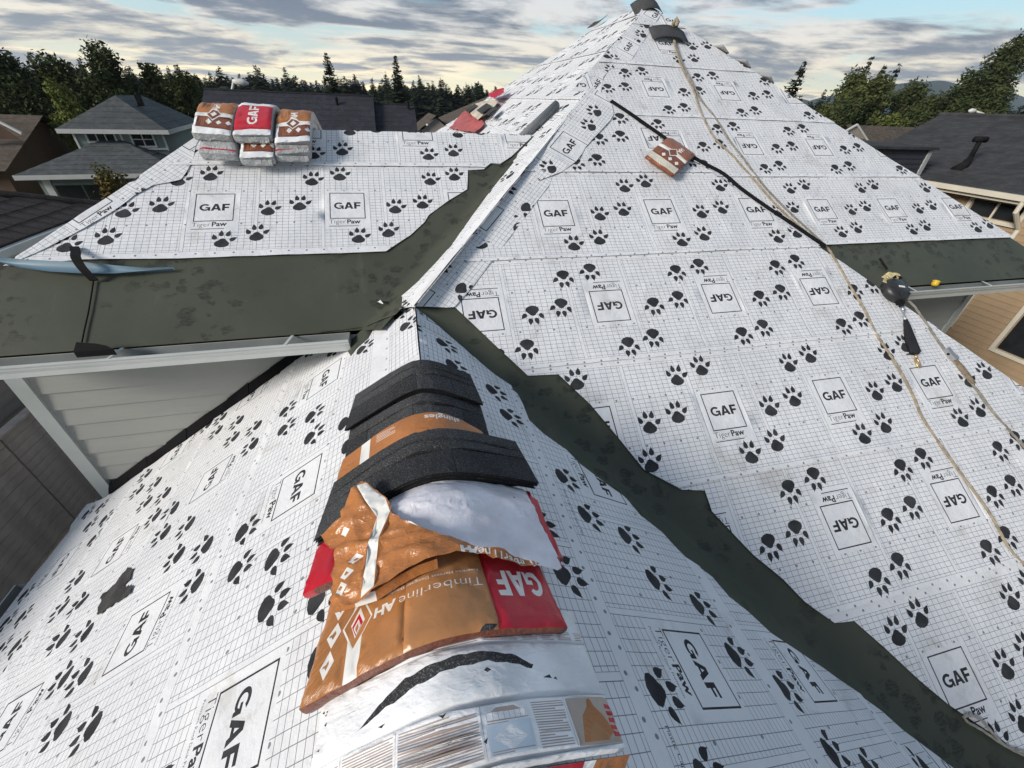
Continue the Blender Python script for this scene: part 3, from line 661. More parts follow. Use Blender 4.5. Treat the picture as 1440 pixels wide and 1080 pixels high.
# white bundle, back of the wrapper up
q0, q1, t0, t1 = -.375, .455, .265, .69
def lines(x0, x1, y0, y1, gap, rnd_, th=.0035):
    out = []; y = y1; r = random.Random(rnd_)
    while y > y0:
        out.append(rect(x0, y - th, x1 - (r.random() < .25) * r.uniform(.02, .6) * (x1 - x0), y)); y -= gap
    return out
pr = []
bt = .405
pr += [([rect(q0, bt, q1, bt + .002), rect(q0, t0 + .010, q1, t0 + .012)], 1)]
k_ = .87; sk_ = lambda a: a * k_ + .02
for (a, b, s_) in ((-.50, -.34, 1), (-.325, -.17, 2), (-.155, .03, 3), (.185, .30, 5)):
    pr += [(lines(sk_(a), sk_(b), t0 + .02, bt - .012, .0062, s_, .0031), 1), ([rect(sk_(b) + .006, t0 + .015, sk_(b) + .0072, bt - .006)], 1)]
def sketch(x0, y0, w, h):
    o = frame(x0, y0, x0 + w, y0 + h * .62, .0012) + [rect(x0 + w * i / 7, y0, x0 + w * i / 7 + .0012, y0 + h * .62) for i in range(1, 7)]
    return o + [[(x0 + w * .1, y0 + h * .62), (x0 + w * .9, y0 + h * .62), (x0 + w * .74, y0 + h * .95), (x0 + w * .26, y0 + h * .95)]]
def sq(sh): return [[(sk_(x), t0 + (y - .27) * .64) for x, y in q] for q in sh]
pr += [(sq([rect(.045, .30, .17, .41)]), 3), (sq(sketch(.05, .42, .11, .05)), 1), (sq([[(.06, .36), (.1, .31), (.15, .35), (.11, .40)]]), 0), (sq(lines(.05, .165, .30, .315, .008, 9)), 1), (sq(lines(.05, .165, .405, .42, .008, 9)), 1)]
pr += [(sq([rect(.315, .29, .505, .475)]), 4), (sq([[(.335, .30), (.43, .30), (.47, .33), (.445, .40), (.418, .435), (.413, .46), (.404, .47), (.395, .46), (.39, .435), (.36, .40)]]), 5), (sq([[(.36, .30), (.44, .30), (.43, .345), (.40, .37), (.37, .34)]]), 6)]
pr += [(sq([rect(.462, .31 + .028 * i, .497, .328 + .028 * i) for i in range(5)]), 7)]
for i, (a, b) in enumerate(((-.45, -.34), (-.30, -.19), (-.10, .06), (.08, .2), (.22, .28), (.30, .35), (.37, .43), (.45, .49))): pr += [(lines(sk_(a), sk_(b), .575, .60, .0062, i, .0032), 1)]
pr += [([rect(q0, .565, q1, .567)], 1)]
tear = [(-.235, .442), (-.19, .468), (-.14, .500), (-.10, .522), (-.03, .534), (.03, .540), (.08, .540), (.13, .532), (.17, .522), (.205, .506), (.222, .492), (.214, .484), (.19, .492), (.14, .502), (.09, .508), (.04, .508), (-.02, .502), (-.08, .488), (-.14, .470), (-.19, .452)]
pr += [([ragged(tear, .006, 2, .01)], 8), ([[(.075, .486), (.084, .480), (.094, .486), (.084, .494)], [(-.17, .43), (-.16, .424), (-.15, .432)], [(.24, .455), (.27, .452), (.265, .463)], [(.275, .452), (.29, .448), (.288, .458)], [(-.34, .50), (-.333, .495), (-.33, .505)], [(.05, .32), (.056, .314), (.06, .328)], [(-.03, .402), (-.02, .392), (-.012, .404), (-.02, .4)]], 8)]
rngd = random.Random(3)
pr += [([[(a, b), (a + .006, b - .003), (a + .007, b + .004)] for a, b in [(rngd.uniform(-.42, -.34), rngd.uniform(.42, .66)) for _ in range(22)]], 8)]
wb = thing('shingle_bundle', 'white wrapped shingle bundle with torn slit and printed instructions, nearest on the ridge', 'shingle bundle', (XN, .5, ZN))
def onto(o, root): o.parent = root; o.location = -V3(root.location); return o
mbw = bundle_mesh(NRD, q0, q1, t0, t1, .062, .035, .004, pr, 0, 9, None, .026, .02, .006, 3, 10)
onto(mbw.obj('wrapper', [WHITE, INKB, INKP, INKP, SAND, BROWN, TAN, RED, SHIN, WHITE, BROWN2], None, True), wb)
mb = MB()
for i in range(10):                          # ragged brown end flap under the near right edge
    a, b = .08 + .041 * i, .08 + .041 * (i + 1)
    mb.poly([NRD.pt(a, t0 - .012, .055), NRD.pt(b, t0 - .012, .055), NRD.pt(b, t0 - .035, .004 + .01 * (i % 2)), NRD.pt(a, t0 - .035, .004 + .012 * ((i + 1) % 2))], 1 if 2 < i < 6 else 2 if i == 6 else 0)
onto(mb.obj('wrapper_end', [BROWN, RED, WHITE]), wb)
# brown printed bundle
q0, q1, t0, t1 = -.395, .36, .575, .93
tb = thing('shingle_bundle', 'brown and red printed shingle bundle bent over the ridge behind the white one', 'shingle bundle', (XN, .8, ZN))
pr = place_print(wrap_print(q1 - q0, t1 - t0), q0, q1, t0, t1, 180)
pr = pr[:1] + [([rect(-.09, t0, q1 - .318 * (q1 - q0), t1)], 6)] + pr[1:]
pr += [([[(.07, .574), (.10, .570), (.115, .588), (.085, .592), (.075, .584)]], 5)]
mbw = bundle_mesh(NRD, q0, q1, t0, t1, .060, .07, .006, pr, 0, 3, None, .02, .016, .006, 8, 3, 0, .05)
onto(mbw.obj('wrapper', [FLATB] + WM[1:], None, True), tb)
# ripped bundle
rb_ = thing('shingle_bundle', 'ripped open shingle bundle with crumpled brown wrapper and pale inner side showing', 'shingle bundle', (XN, 1.15, ZN))
q0, q1, t0, t1 = -.465, .45, .915, 1.33
mbw = bundle_mesh(NRD, q0, q1, t0, t1, .055, .075, .01, [([rect(q0, t0, -.34, t1)], 1), ([rect(.43, t0, q1, t1)], 1)], 4, 3, None, .04, .015, .004, 4, 1, 0, -.08)
onto(mbw.obj('wrapper', WM, None, True), rb_)
def ondrape(x, y, h):
    r = ray(x, y); lo, hi = .3, 6.0
    for _ in range(40):
        m = (lo + hi) / 2; p = r * m
        x_ = p.x - XN; sl_ = -NRD.p * x_ / math.sqrt(x_ * x_ + NRD.r ** 2)
        if p.z > NRD.O.z + NRD.z(x_) + h * math.sqrt(1 + sl_ * sl_): lo = m
        else: hi = m
    p = r * lo; x_ = p.x - XN; q_ = x_
    for _ in range(8): sl_ = -NRD.p * q_ / math.sqrt(q_ * q_ + NRD.r ** 2); q_ = x_ + sl_ / math.sqrt(1 + sl_ * sl_) * h
    return (q_, p.y)
inner = [ondrape(*q, .125) for q in [(545, 690), (560, 672), (600, 655), (650, 645), (700, 655), (742, 680), (752, 720), (770, 760), (789, 800), (783, 804), (754, 797), (712, 784), (671, 779), (650, 774), (607, 757), (573, 744), (550, 726)]]
def crum(q, t, a, s_): return a * (noise.noise(V3((q * 7, t * 7, s_))) + .6 * abs(noise.noise(V3((q * 17 + t * 9, t * 15, s_ + 3)))) * 2 + .35 * noise.noise(V3((q * 40, t * 40, s_))))
gl = xf(T('shingles', .08, .001), .12, 1.10, math.pi); gl2 = xf(GAFS, .43, 1.09, math.pi, .05)
red_edge = [ondrape(*q, .125) for q in [(746, 695), (757, 702), (792, 795), (789, 801), (770, 760), (752, 720)]]
inner = ragged(inner, .006, 5); mb = cdt_mesh([inner], [(gl, 1), (gl2, 1), ([[( .3, 1.17), (.308, 1.16), (.312, 1.18)], [(-.15, 1.16), (-.142, 1.156), (-.14, 1.164)]], 2)], .016, lambda q, t: NRD.pt(q, t, .126 - max(0, t - 1.13) * .55 + crum(q, t, .006, 5) + .005 * ridg(q, t, 8)))
onto(mb.obj('wrapper_inner_side', [PINK, GHOST, SHIN2], None, True), rb_)
mb = cdt_mesh([red_edge], [], .03, lambda q, t: NRD.pt(q, t, .118)); onto(mb.obj('wrapper_red_edge', RED, None, True), rb_)
crp = [ondrape(*q, .14) for q in [(517, 682), (530, 690), (548, 705), (553, 722), (573, 740), (607, 753), (653, 770), (671, 777), (712, 783), (755, 797), (747, 802), (712, 793), (678, 786), (640, 782), (608, 790), (567, 812), (539, 832), (515, 848), (476, 862), (472, 848), (478, 812), (481, 778), (466, 768), (458, 757), (466, 750), (490, 734), (496, 712)]]
bnd = [ondrape(*q, .14) for q in [(522, 685), (546, 704), (552, 722), (541, 762), (535, 830), (514, 845), (527, 770), (534, 730), (512, 690)]]
def dq(x, y, s_): a = ondrape(x, y, .14); return [(a[0] - s_, a[1]), (a[0], a[1] - s_), (a[0] + s_, a[1]), (a[0], a[1] + s_)]
tw = []
for i, ch in enumerate('TimberlineAH'):
    c = ondrape(752 - 8.4 * i, 797 - 1.7 * i, .14)
    tw += xf(T(ch, .036, .0004 if ch.islower() else .002), c[0], c[1] + .012, math.pi + .12)
crp = ragged(crp, .012, 3); mb = cdt_mesh([crp], [([bnd], 1), ([dq(507, 790, .025), dq(497, 812, .025), dq(490, 833, .024), dq(575, 725, .02), dq(590, 738, .02), dq(492, 752, .02)], 1), ([dq(507, 790, .009), dq(497, 812, .009), dq(490, 833, .009), dq(575, 725, .008), dq(590, 738, .008)], 0), (tw, 1)], .011,
              lambda q, t: NRD.pt(q, t, .150 + .02 * math.exp(-((q + .25) ** 2 + (t - 1.25) ** 2) / .02) + crum(q, t, .006, 9) + .021 * ridg(q, t, 4)))
onto(mb.obj('torn_wrapper', [BROWN, INK_W], None, True), rb_)
mb = MB(); n_ = 9                            # the wrapper's folded near edge hanging onto the bundle below
pts = [(471, 850), (500, 842), (530, 832), (560, 812), (590, 796), (615, 788)]
up_ = [NRD.pt(*ondrape(*q, .14), .15) for q in pts]; dn_ = [p + V3((.0, -.012, -.042)) for p in up_]
for i in range(len(pts) - 1): mb.poly([dn_[i], dn_[i + 1], up_[i + 1], up_[i]], 1 if i == 1 else 0)
onto(mb.obj('wrapper_edge', [BROWN, INK_W]), rb_)
# stacks of loose shingles: each sheet draped, near edge showing the layers
def shingle_stack(label, q0, q1, t0, t1, layers, hn, hf, seed, r=.13, off=0, twist=0):
    root = thing('shingle_stack', label, 'shingles', (XN, (t0 + t1) / 2, ZN))
    dr = Drape((XN, 0, ZN + .012), (1, 0, 0), (0, 1, 0), P * .97, r)
    rn = random.Random(seed)
    for k in range(layers):
        dq0, dt = rn.uniform(-.006, .006), rn.uniform(-.003, .003) + off * k
        pr = [([rect(q0, t0 + dt + (t1 - t0) * .50, q1, t0 + dt + (t1 - t0) * .515)], 1)]
        if k == layers - 1:
            x = q0
            while x < q1: w = rn.uniform(.12, .3); pr.append(([rect(x, t0 + dt, min(q1, x + w), t0 + dt + (t1 - t0) * .49)], rn.choice((0, 2)))); pr.append(([rect(x, t0 + dt, x + .003, t0 + dt + (t1 - t0) * .49)], 1)); x += w
            pr.append(([rect(q0, t0 + dt + (t1 - t0) * .72, q1, t0 + dt + (t1 - t0) * .727)], 3))
        m = bundle_mesh(dr, q0 + dq0, q1 + dq0, t0 + dt, t1 + dt, .0102, hn + .0104 * k, hf + .0104 * k, pr, 0, 1, None, .04, .004, .0012, seed + k, None, 0, twist)
        onto(m.obj('shingle', [SHIN, SHEDGE, SHIN2, SHBACK], None, False), root)
    return root
shingle_stack('stack of charcoal shingles lying on the ridge just behind the ripped wrapper', -.45, .455, 1.235, 1.60, 5, .08, .022, 2, .13, 0, .13)
# brown wrapper band and the farther pair of shingles
wr_ = thing('wrapper_scrap', 'strip of brown printed wrapper caught between the two charcoal shingle stacks', 'wrapper')
bb = Drape((XN, 0, ZN + .012), (1, 0, 0), (0, 1, 0), P * .97, .12)
tw = xf(T('shingles', .05, .001), .15, 1.715, math.pi)
mb = cdt_mesh([[(-.44, 1.50), (.30, 1.56), (.26, 1.66), (.16, 1.715), (.05, 1.735), (-.05, 1.74), (-.15, 1.735), (-.28, 1.715), (-.42, 1.69)]], [(tw, 1), ([rect(-.315, 1.4, -.265, 1.95)], 1), (lines(-.23, -.13, 1.655, 1.71, .012, 4, .003), 1)], .03, lambda q, t: bb.pt(q, t, .07 + .010 * noise.noise(V3((q * 8, t * 8, 1)))))
mb.obj('wrapper_film', [BROWN, INK_W], wr_, True)
shingle_stack('bent pair of charcoal shingles at the far end of the row on the ridge', -.435, .315, 1.66, 2.08, 3, .022, .012, 5, .075)
far = shingle_stack('curled charcoal shingle sheet arched over the far end of the ridge row', -.44, .32, 1.97, 2.37, 2, .052, .008, 6, .085)

# six bundles stacked over the left wing's ridge
CRD = lambda h: Drape((0, 5.566, -.326 + h), (0, -1, 0), (1, 0, 0), P * .95, .14)
def small_bundle(label, x0, x1, h, kind, seed, sk=0, front=.62, back=-.5):
    dr = CRD(h); q0, q1 = back, front; L = q1 - q0; Wd = x1 - x0
    b0 = wrap_print(L, Wd)
    if kind == 'red': pr = [(xf(s_, q1 - .10, x0, 0, -1, 1), m) for s_, m in b0]; pr = [([[(q1 - .10 - (p[0] - (q1 - .10)) if 0 else p[0], p[1]) for p in sh] for sh in s_], m) for s_, m in pr]
    else: pr = [(xf(s_, q0 - .085, x0), m) for s_, m in b0]
    if kind == 'red':
        pr = []; e = q1 - .06
        pr += [([rect(e - .34, x0, e, x1)], 1)]
        gg = xf(GAFS, e - .06, x0 + Wd * .62, math.pi, .09); pr += [(gg, 2)]
    elif kind == 'brown':
        e = q1 - .06; cx = (x0 + x1) / 2
        pr = [([rect(q0, x0, e - .14, x1)], 0), ([rect(e - .15, x0 + .03, e, x1)], 3), ([rect(e - .205, x0, e - .15, x1)], 2)]
        pr += [([[(e - .27, cx), (e - .18, cx - .075), (e - .09, cx), (e - .18, cx + .075)]], 2), ([[(e - .255, cx), (e - .18, cx - .062), (e - .105, cx), (e - .18, cx + .062)]], 3), ([[(e - .215, cx), (e - .18, cx - .03), (e - .145, cx), (e - .18, cx + .03)]], 2)]
        pr += [([[(e - .075 - .03, c), (e - .075, c - .026), (e - .075 + .03, c), (e - .075, c + .026)] for c in (cx - .03, cx + .055, cx + .14)], 2)]
        pr += [(lines(e - .13, e - .02, x0 + .05, x0 + .13, .012, seed, .003), 6), (lines(e - .37, e - .25, x0 + .05, x0 + .12, .012, seed + 1, .003), 6)]
        pr += [(xf(T('AH', .085, .004), e - .22, cx + .035, math.pi), 2)]
    else: pr = [([rect(q1 - .05, x0, q1 - .03, x1)], 1)]
    root = thing('shingle_bundle', label, 'shingle bundle', ((0), 5.4, -.4 + h), 0, 'shingle bundles stacked on the left wing ridge')
    m = bundle_mesh(dr, q0, q1, x0, x1, .085, .008, .008, pr, 4 if kind != 'side' else 7, 7, None, .025, .016, .010, seed, 7, sk)
    onto(m.obj('wrapper', WM, None, True), root)
    k = MB(); a = [dr.pt(q1 + .004, x0 + .02 + (x1 - x0 - .04) * i / 8, .07) for i in range(9)]; b = [dr.pt(q1 + .02, x0 + .02 + (x1 - x0 - .04) * i / 8, .028 + .012 * math.sin(i * 1.7)) for i in range(9)]; c = [dr.pt(q1 + .006, x0 + .02 + (x1 - x0 - .04) * i / 8, .004) for i in range(9)]
    for i in range(8): k.poly([c[i], c[i + 1], b[i + 1], b[i]]); k.poly([b[i], b[i + 1], a[i + 1], a[i]])
    onto(k.obj('end_flap', SILVER, None, True), root)
    return root
small_bundle('lower left bundle of the ridge stack, grey film end with a red stripe', -1.88, -1.57, .02, 'side', 1, .05, .54)
small_bundle('lower middle bundle of the ridge stack, brown end under the red one', -1.53, -1.235, .02, 'brown', 2, -.06, .60)
small_bundle('lower right bundle of the ridge stack, grey film with red stripe', -1.215, -.90, .02, 'side', 3, -.12, .55)
small_bundle('upper left bundle of the ridge stack, brown with white band and emblem', -1.92, -1.59, .122, 'brown', 4, .07, .45)
small_bundle('upper bundle of the ridge stack with the big red printed end', -1.565, -1.235, .128, 'red', 5, -.05, .48)
small_bundle('upper right bundle of the ridge stack, brown, slumped lower than the others', -1.205, -.885, .085, 'brown', 6, -.12, .51)
# half bundle on the right hip
hipd = V3((-1, 1, P)).normalized(); h0 = planept('A1', 3.20, yA1_3 - 3.20)
HD = Drape(h0 + V3((0, 0, .02)), (-1, -1, 0), hipd, P * .66, .14)
q0, q1, t0, t1 = -.20, .52, -.19, .19; e = q1 - .10; cx = 0
pr = [([rect(e - .16, t0, e, t1)], 3), ([rect(e - .21, t0, e - .155, t1)], 2), ([[(e - .26, 0), (e - .18, -.07), (e - .1, 0), (e - .18, .07)]], 2), ([[(e - .245, 0), (e - .18, -.056), (e - .115, 0), (e - .18, .056)]], 3)]
pr += [([[(e - .09, c), (e - .06, c - .026), (e - .03, c), (e - .06, c + .026)] for c in (-.12, -.03, .06)], 2), (xf(T('AH', .07, .003), e - .235, -.02, math.pi), 2), (lines(e - .13, e - .03, .1, .17, .012, 2, .003), 6)]
hb = thing('shingle_bundle', 'single brown wrapped half bundle lying across the right hip on the black strap', 'shingle bundle', h0)
onto(bundle_mesh(HD, q0, q1, t0, t1, .045, .01, .01, pr, 0, 3, None, .045, .02, .005, 5).obj('wrapper', [BROWN if 0 else foil('rust_wrapper', (.30, .105, .05), .35)] + WM[1:], None, True), hb)
kk = MB()
kk = cdt_mesh([[(e, t0), (q1 + .003, t0), (q1 + .003, t1), (e, t1)]], [], .05, lambda q, t: HD.pt(q, t, .058 + .004 * noise.noise(V3((q * 30, t * 30, 0)))))
onto(kk.obj('wrapper_end', CREAM if 0 else foil('cream_film', (.66, .62, .52), .4), None, True), hb)
# opened bundle on the far left slope
ob_ = thing('shingle_bundle', 'burst red bundle with curled shingles on the far left roof slope', 'shingle bundle', on('B', 670, 170))
FB = FR['B']
def patch(px, h0_, amp_, mats, name, prints=(), s_=.12, tilt=0):
    pl = [FB.uv(on('B', *q)) for q in px]; v0 = min(q[1] for q in pl)
    m = cdt_mesh([pl], list(prints), s_, lambda u, v: FB.p(u, v, h0_ + tilt * (v - v0) + crum(u * .5, v * .5, amp_, 3)))
    k = MB()
    return onto(m.obj(name, mats, None, True), ob_)
patch([(634, 184), (640, 176), (655, 160), (664, 156), (680, 172), (684, 180), (672, 191), (655, 189)], .06, .03, [mat('faded_red_wrapper', (.42, .09, .08), .45, .4, .2, 6, .5, 12)], 'wrapper')
patch([(660, 163), (668, 154), (680, 150), (697, 148), (704, 152), (692, 166), (684, 172), (676, 176)], .10, .04, [mat('torn_paper', (.52, .47, .40), .7, .3, .2, 6, .4, 10)], 'torn_wrapper')
patch([(692, 143), (714, 135), (715, 142), (702, 151), (694, 148)], .16, .05, [RED], 'wrapper_flap')
for (pxs) in ([(660, 165), (672, 155), (677, 158), (664, 169)], [(676, 166), (690, 156), (697, 160), (684, 172)], [(690, 170), (702, 160), (705, 164), (693, 176)]): patch(pxs, .15, .02, [SHBACK], 'shingle')

# ------------------------------------------------------------------ tools and loose things on the roof
def on_n(pl, x, y, h): return on(pl, x, y) + V3(NZ[pl][0]).normalized() * h
def path(pts, sub=6):
    pts = [V3(p) for p in pts]; out = []
    for i in range(len(pts) - 1):
        p0, p1, p2, p3 = pts[max(0, i - 1)], pts[i], pts[i + 1], pts[min(len(pts) - 1, i + 2)]
        for k in range(sub):
            t = k / sub; out.append(.5 * ((2 * p1) + (p2 - p0) * t + (2 * p0 - 5 * p1 + 4 * p2 - p3) * t * t + (3 * p1 - p0 - 3 * p2 + p3) * t ** 3))
    return out + [pts[-1]]
def rope(name, label, cat, pts, r, m, sub=8, jit=.006, group=None):
    pth = path(pts, sub); rn = random.Random(len(pts) * 7)
    pth = [p + V3((noise.noise(p * 4), noise.noise(p * 4 + V3((9, 0, 0))), 0)) * jit for p in pth]
    root = thing(name, label, cat, pth[0], 0, group)
    L = [0]
    for a, b in zip(pth, pth[1:]): L.append(L[-1] + (b - a).length)
    n = int(L[-1] / .03); fine_ = []; j = 0
    for i in range(n + 1):
        d = L[-1] * i / n
        while j < len(L) - 2 and L[j + 1] < d: j += 1
        fine_.append(pth[j].lerp(pth[j + 1], (d - L[j]) / max(1e-6, L[j + 1] - L[j])))
    for s in range(3):                        # three laid strands
        m_ = MB(); q = []; up = V3((0, 0, 1))
        for i, p in enumerate(fine_):
            t = (fine_[min(i + 1, n)] - fine_[max(i - 1, 0)]).normalized(); w = t.cross(up).normalized(); u2 = w.cross(t); a = i * .95 + s * 2.094
            q.append(p + (w * math.cos(a) + u2 * math.sin(a)) * r * .55)
        m_.tube(q, r * .62, 6); onto(m_.obj('strand', m, None, True), root)
    return root
H = .02
r1 = [on_n('A2', *q, H + .03) for q in [(940, 46), (945, 62), (950, 82), (960, 108), (972, 130)]] + [on_n('A2', *q, H) for q in [(985, 160), (1003, 195), (1030, 222), (1062, 258), (1090, 290), (1125, 322), (1148, 340)]] + [on_n('A1', *q, H) for q in [(1163, 352), (1175, 372), (1190, 398), (1212, 435), (1228, 468), (1252, 505), (1275, 545), (1295, 590), (1325, 635), (1352, 672), (1390, 725), (1418, 775), (1455, 810), (1490, 850)]]
rope('rope', 'frayed tan rope running from the peak down to the right edge', 'rope', r1, .011, ROPE)
r2 = [on_n('A2', *q, H + .03) for q in [(941, 46), (948, 68), (956, 92), (968, 115)]] + [on_n('A2', *q, H) for q in [(985, 142), (1008, 172), (1022, 196), (1048, 230), (1072, 262), (1096, 288), (1128, 318), (1152, 340), (1160, 347)]]
rope('rope', 'grey brown rope strand lying close beside the long tan rope, ending at the eave corner', 'rope', r2, .011, ROPEG)
r3_ = [on_n('A1', *q, .025) for q in [(1270, 422), (1282, 432), (1296, 452), (1315, 480), (1330, 500), (1352, 528), (1372, 552), (1392, 580), (1420, 612), (1450, 645), (1500, 700)]]
rope('rope', 'short brown rope from the black reel down past the grab to the right', 'rope', r3_, .011, ROPEG)
r4 = [on_n('A1', *q, .03) for q in [(1500, 1075), (1440, 1062), (1405, 1045), (1375, 1025), (1352, 1012), (1348, 1005), (1356, 1003), (1372, 1010), (1392, 1032), (1420, 1052), (1500, 1068)]]
rope('rope', 'loop of pale rope on the dark valley at the lower right corner', 'rope', r4, .009, mat('pale_rope', (.40, .37, .32), .9, .2, .2, 18, .8, 160))
# rope grab
gp = on_n('A1', 1335, 505, .035); gd = (on_n('A1', 1372, 552, .035) - gp).normalized(); gw = gd.cross(V3(NZ['A1'][0])).normalized()
gr = thing('rope_grab', 'weathered grey rope grab clamped on the short brown rope', 'rope grab', gp)
mb = MB(); up = V3(NZ['A1'][0]).normalized()
def bx(mb_, c, d, w, n, l, ww, hh, m=0):
    lo = [c - d * l - w * ww - n * hh, c + d * l - w * ww - n * hh, c + d * l + w * ww - n * hh, c - d * l + w * ww - n * hh]
    mb_.hexa(lo, [q + n * 2 * hh for q in lo], m)
bx(mb, gp - gd * .06, gd, gw, up, .05, .026, .022); bx(mb, gp + gd * .005, gd, gw, up, .02, .03, .026); onto(mb.obj('clamp_body', STEEL), gr)
mb = MB(); mb.tube([gp - gd * .05 + gw * .03, gp - gd * .05 - gw * .03], .012, 10); onto(mb.obj('pin', RUBBER, None, True), gr)
mb = MB(); mb.tube([gp + gd * .03, gp + gd * .12, gp + gd * .30], [.02, .026, .02], 8); onto(mb.obj('rope_sleeve', mat('worn_webbing', (.21, .165, .12), .9, .2, .3, 20, .6, 80), None, True), gr)
# black strap along the hip
st = [on_n('A1', *q, .022) for q in [(858, 145), (870, 153), (885, 163), (902, 175), (925, 191), (950, 209), (985, 231), (1015, 247), (1040, 268), (1075, 293), (1105, 313), (1130, 330), (1158, 349)]]
stp = path(st, 5); sm = MB(); sw = []
for i, p in enumerate(stp):
    t = (stp[min(i + 1, len(stp) - 1)] - stp[max(i - 1, 0)]).normalized(); w = t.cross(up).normalized() * .026; sw.append((p - w, p + w, p + w + up * .012, p - w + up * .012))
for a, b in zip(sw, sw[1:]):
    for k in range(4): sm.poly([a[k], b[k], b[(k + 1) % 4], a[(k + 1) % 4]])
o = sm.obj('strap', RUBBER); tag(o, 'long flat black strap running down the hip from the folded corner', 'strap')
# self retracting reel
rc = on_n('A1', 1249, 414, .075); down = (on_n('A1', 1275, 480, .075) - rc).normalized(); side = down.cross(up).normalized()
srl = thing('lifeline_reel', 'round black retracting lifeline reel hanging at the roof edge beside the gutter', 'reel', rc)
def lathe(mb_, c, ax, prof, n=20, m=0):
    ax = ax.normalized(); e1 = ax.orthogonal().normalized(); e2 = ax.cross(e1); b = len(mb_.v)
    for (h, r) in prof:
        for k in range(n): a = 2 * math.pi * k / n; mb_.v.append(tuple(c + ax * h + (e1 * math.cos(a) + e2 * math.sin(a)) * r))
    for i in range(len(prof) - 1):
        for k in range(n): k2 = (k + 1) % n; mb_.face((b + i * n + k, b + i * n + k2, b + (i + 1) * n + k2, b + (i + 1) * n + k), m)
    mb_.face([b + k for k in reversed(range(n))], m); mb_.face([b + (len(prof) - 1) * n + k for k in range(n)], m)
CASE = mat('reel_plastic', (.022, .022, .024), .4, .5, .15, 8, .15, 90)
mb = MB(); lathe(mb, rc - up * .06, up, [(0, .09), (.02, .135), (.05, .142), (.085, .14), (.11, .115), (.125, .07), (.13, .02)], 24); onto(mb.obj('housing', CASE, None, True), srl)
mb = MB()
for k in range(5): a = k * 1.257; d = side * math.cos(a) + down * math.sin(a); bx(mb, rc + up * .052 + d * .085, d, d.cross(up), up, .035, .007, .01)
onto(mb.obj('rib', CASE), srl)
mb = MB(); bx(mb, rc + up * .071 - down * .0, side, down, up, .035, .011, .002); onto(mb.obj('badge', INK_W), srl)
mb = MB(); bx(mb, rc + down * .14, down, side, up, .035, .03, .025); mb.tube([rc + down * .15, rc + down * .21], .02, 10); onto(mb.obj('cable_guide', RUBBER, None), srl)
a0 = rc + down * .2
pl2 = on_n('A1', 1277, 490, .045)
mb = MB(); mb.tube([a0, a0.lerp(pl2, .5)], .008, 8); mb.tube([a0 + down * .01, a0 + down * .06], .017, 10); onto(mb.obj('cable', STEEL, None, True), srl)
mb = MB(); mb.tube([a0 + (pl2 - a0) * .35, a0 + (pl2 - a0) * .5, pl2 - down * .07, pl2 + down * .07, pl2 + down * .09], [.018, .028, .045, .045, .025], 8); onto(mb.obj('shock_pack', mat('black_nylon', (.014, .015, .019), .8, .3, .2, 5, .4, 120), None, False), srl)
hk = on_n('A1', 1286, 512, .03); hook = [hk + down * (.05 * math.cos(a)) + side * (.022 * math.sin(a)) for a in [R(20 * i) for i in range(19)]]
mb = MB(); mb.tube(hook, .008, 8); mb.tube([pl2 + down * .09, hk - down * .045], .012, 8); onto(mb.obj('snap_hook', BRASS, None, True), srl)
mb = MB(); mb.tube([pl2 + down * .085, pl2 + down * .09 + side * .06 , pl2 + down * .10 + side * .11], .006, 6); onto(mb.obj('pull_tab', RUBBER, None, True), srl)
hd = rc - down * .16; mb = MB(); mb.tube([hd + side * (.07 * math.cos(a)) - down * (.03 * math.sin(a)) + up * .02 for a in [R(30 * i) for i in range(13)]], .012, 8); onto(mb.obj('carry_handle', BRASS, None, True), srl)
cl = thing('cloth_scrap', 'crumpled cream and black cloth tucked above the black reel', 'cloth', hd)
cpx = [FR['A1'].uv(on('A1', *q)) for q in [(1226, 398), (1234, 392), (1252, 393), (1256, 399), (1246, 404), (1236, 408), (1228, 404)]]
onto(cdt_mesh([cpx], [([[(q[0] * .5 + cpx[3][0] * .5, q[1] * .5 + cpx[3][1] * .5) for q in cpx]], 1)], .025, lambda u, v: FR['A1'].p(u, v, .10 + crum(u, v, .03, 2))).obj('fabric', [CREAM, RUBBER], None, True), cl)
# anchor at the peak and loose shingles
ap = thing('roof_anchor', 'rope anchor under a bent dark shingle just below the peak', 'anchor', on('A2', 938, 54))
FA2 = FR['A2']; c = FA2.uv(on('A2', 938, 54))
def bent(F, cu, cv, w, h, ang, lift, curl, mats, name, seed=0, th=.006):
    mb_ = MB(); nx, ny = 8, 4; ca, sa = math.cos(ang), math.sin(ang); top = []
    for lay in (0, 1):
        for i in range(nx + 1):
            for j in range(ny + 1):
                x = (i / nx - .5) * w; y = (j / ny - .5) * h
                hh_ = lift + th * lay + curl * (2 * x / w) ** 2 + .004 * noise.noise(V3((x * 9, y * 9, seed)))
                mb_.v.append(tuple(F.p(cu + x * ca - y * sa, cv + x * sa + y * ca, hh_)))
    N = (nx + 1) * (ny + 1)
    for i in range(nx):
        for j in range(ny):
            q = [i * (ny + 1) + j, (i + 1) * (ny + 1) + j, (i + 1) * (ny + 1) + j + 1, i * (ny + 1) + j + 1]
            mb_.face([N + k for k in q], 0); mb_.face(q[::-1], 0)
    rim = [i * (ny + 1) for i in range(nx + 1)] + [nx * (ny + 1) + j for j in range(1, ny + 1)] + [i * (ny + 1) + ny for i in range(nx - 1, -1, -1)] + [j for j in range(ny - 1, 0, -1)]
    for a, b in zip(rim, rim[1:] + rim[:1]): mb_.face((a, b, N + b, N + a), 0)
    return mb_.obj(name, mats, None, True)
GREYSH = mat('grey_shingle', (.05, .052, .056), .85, .25, .2, 4, .6, 200, .4, 300, bdist=.004)
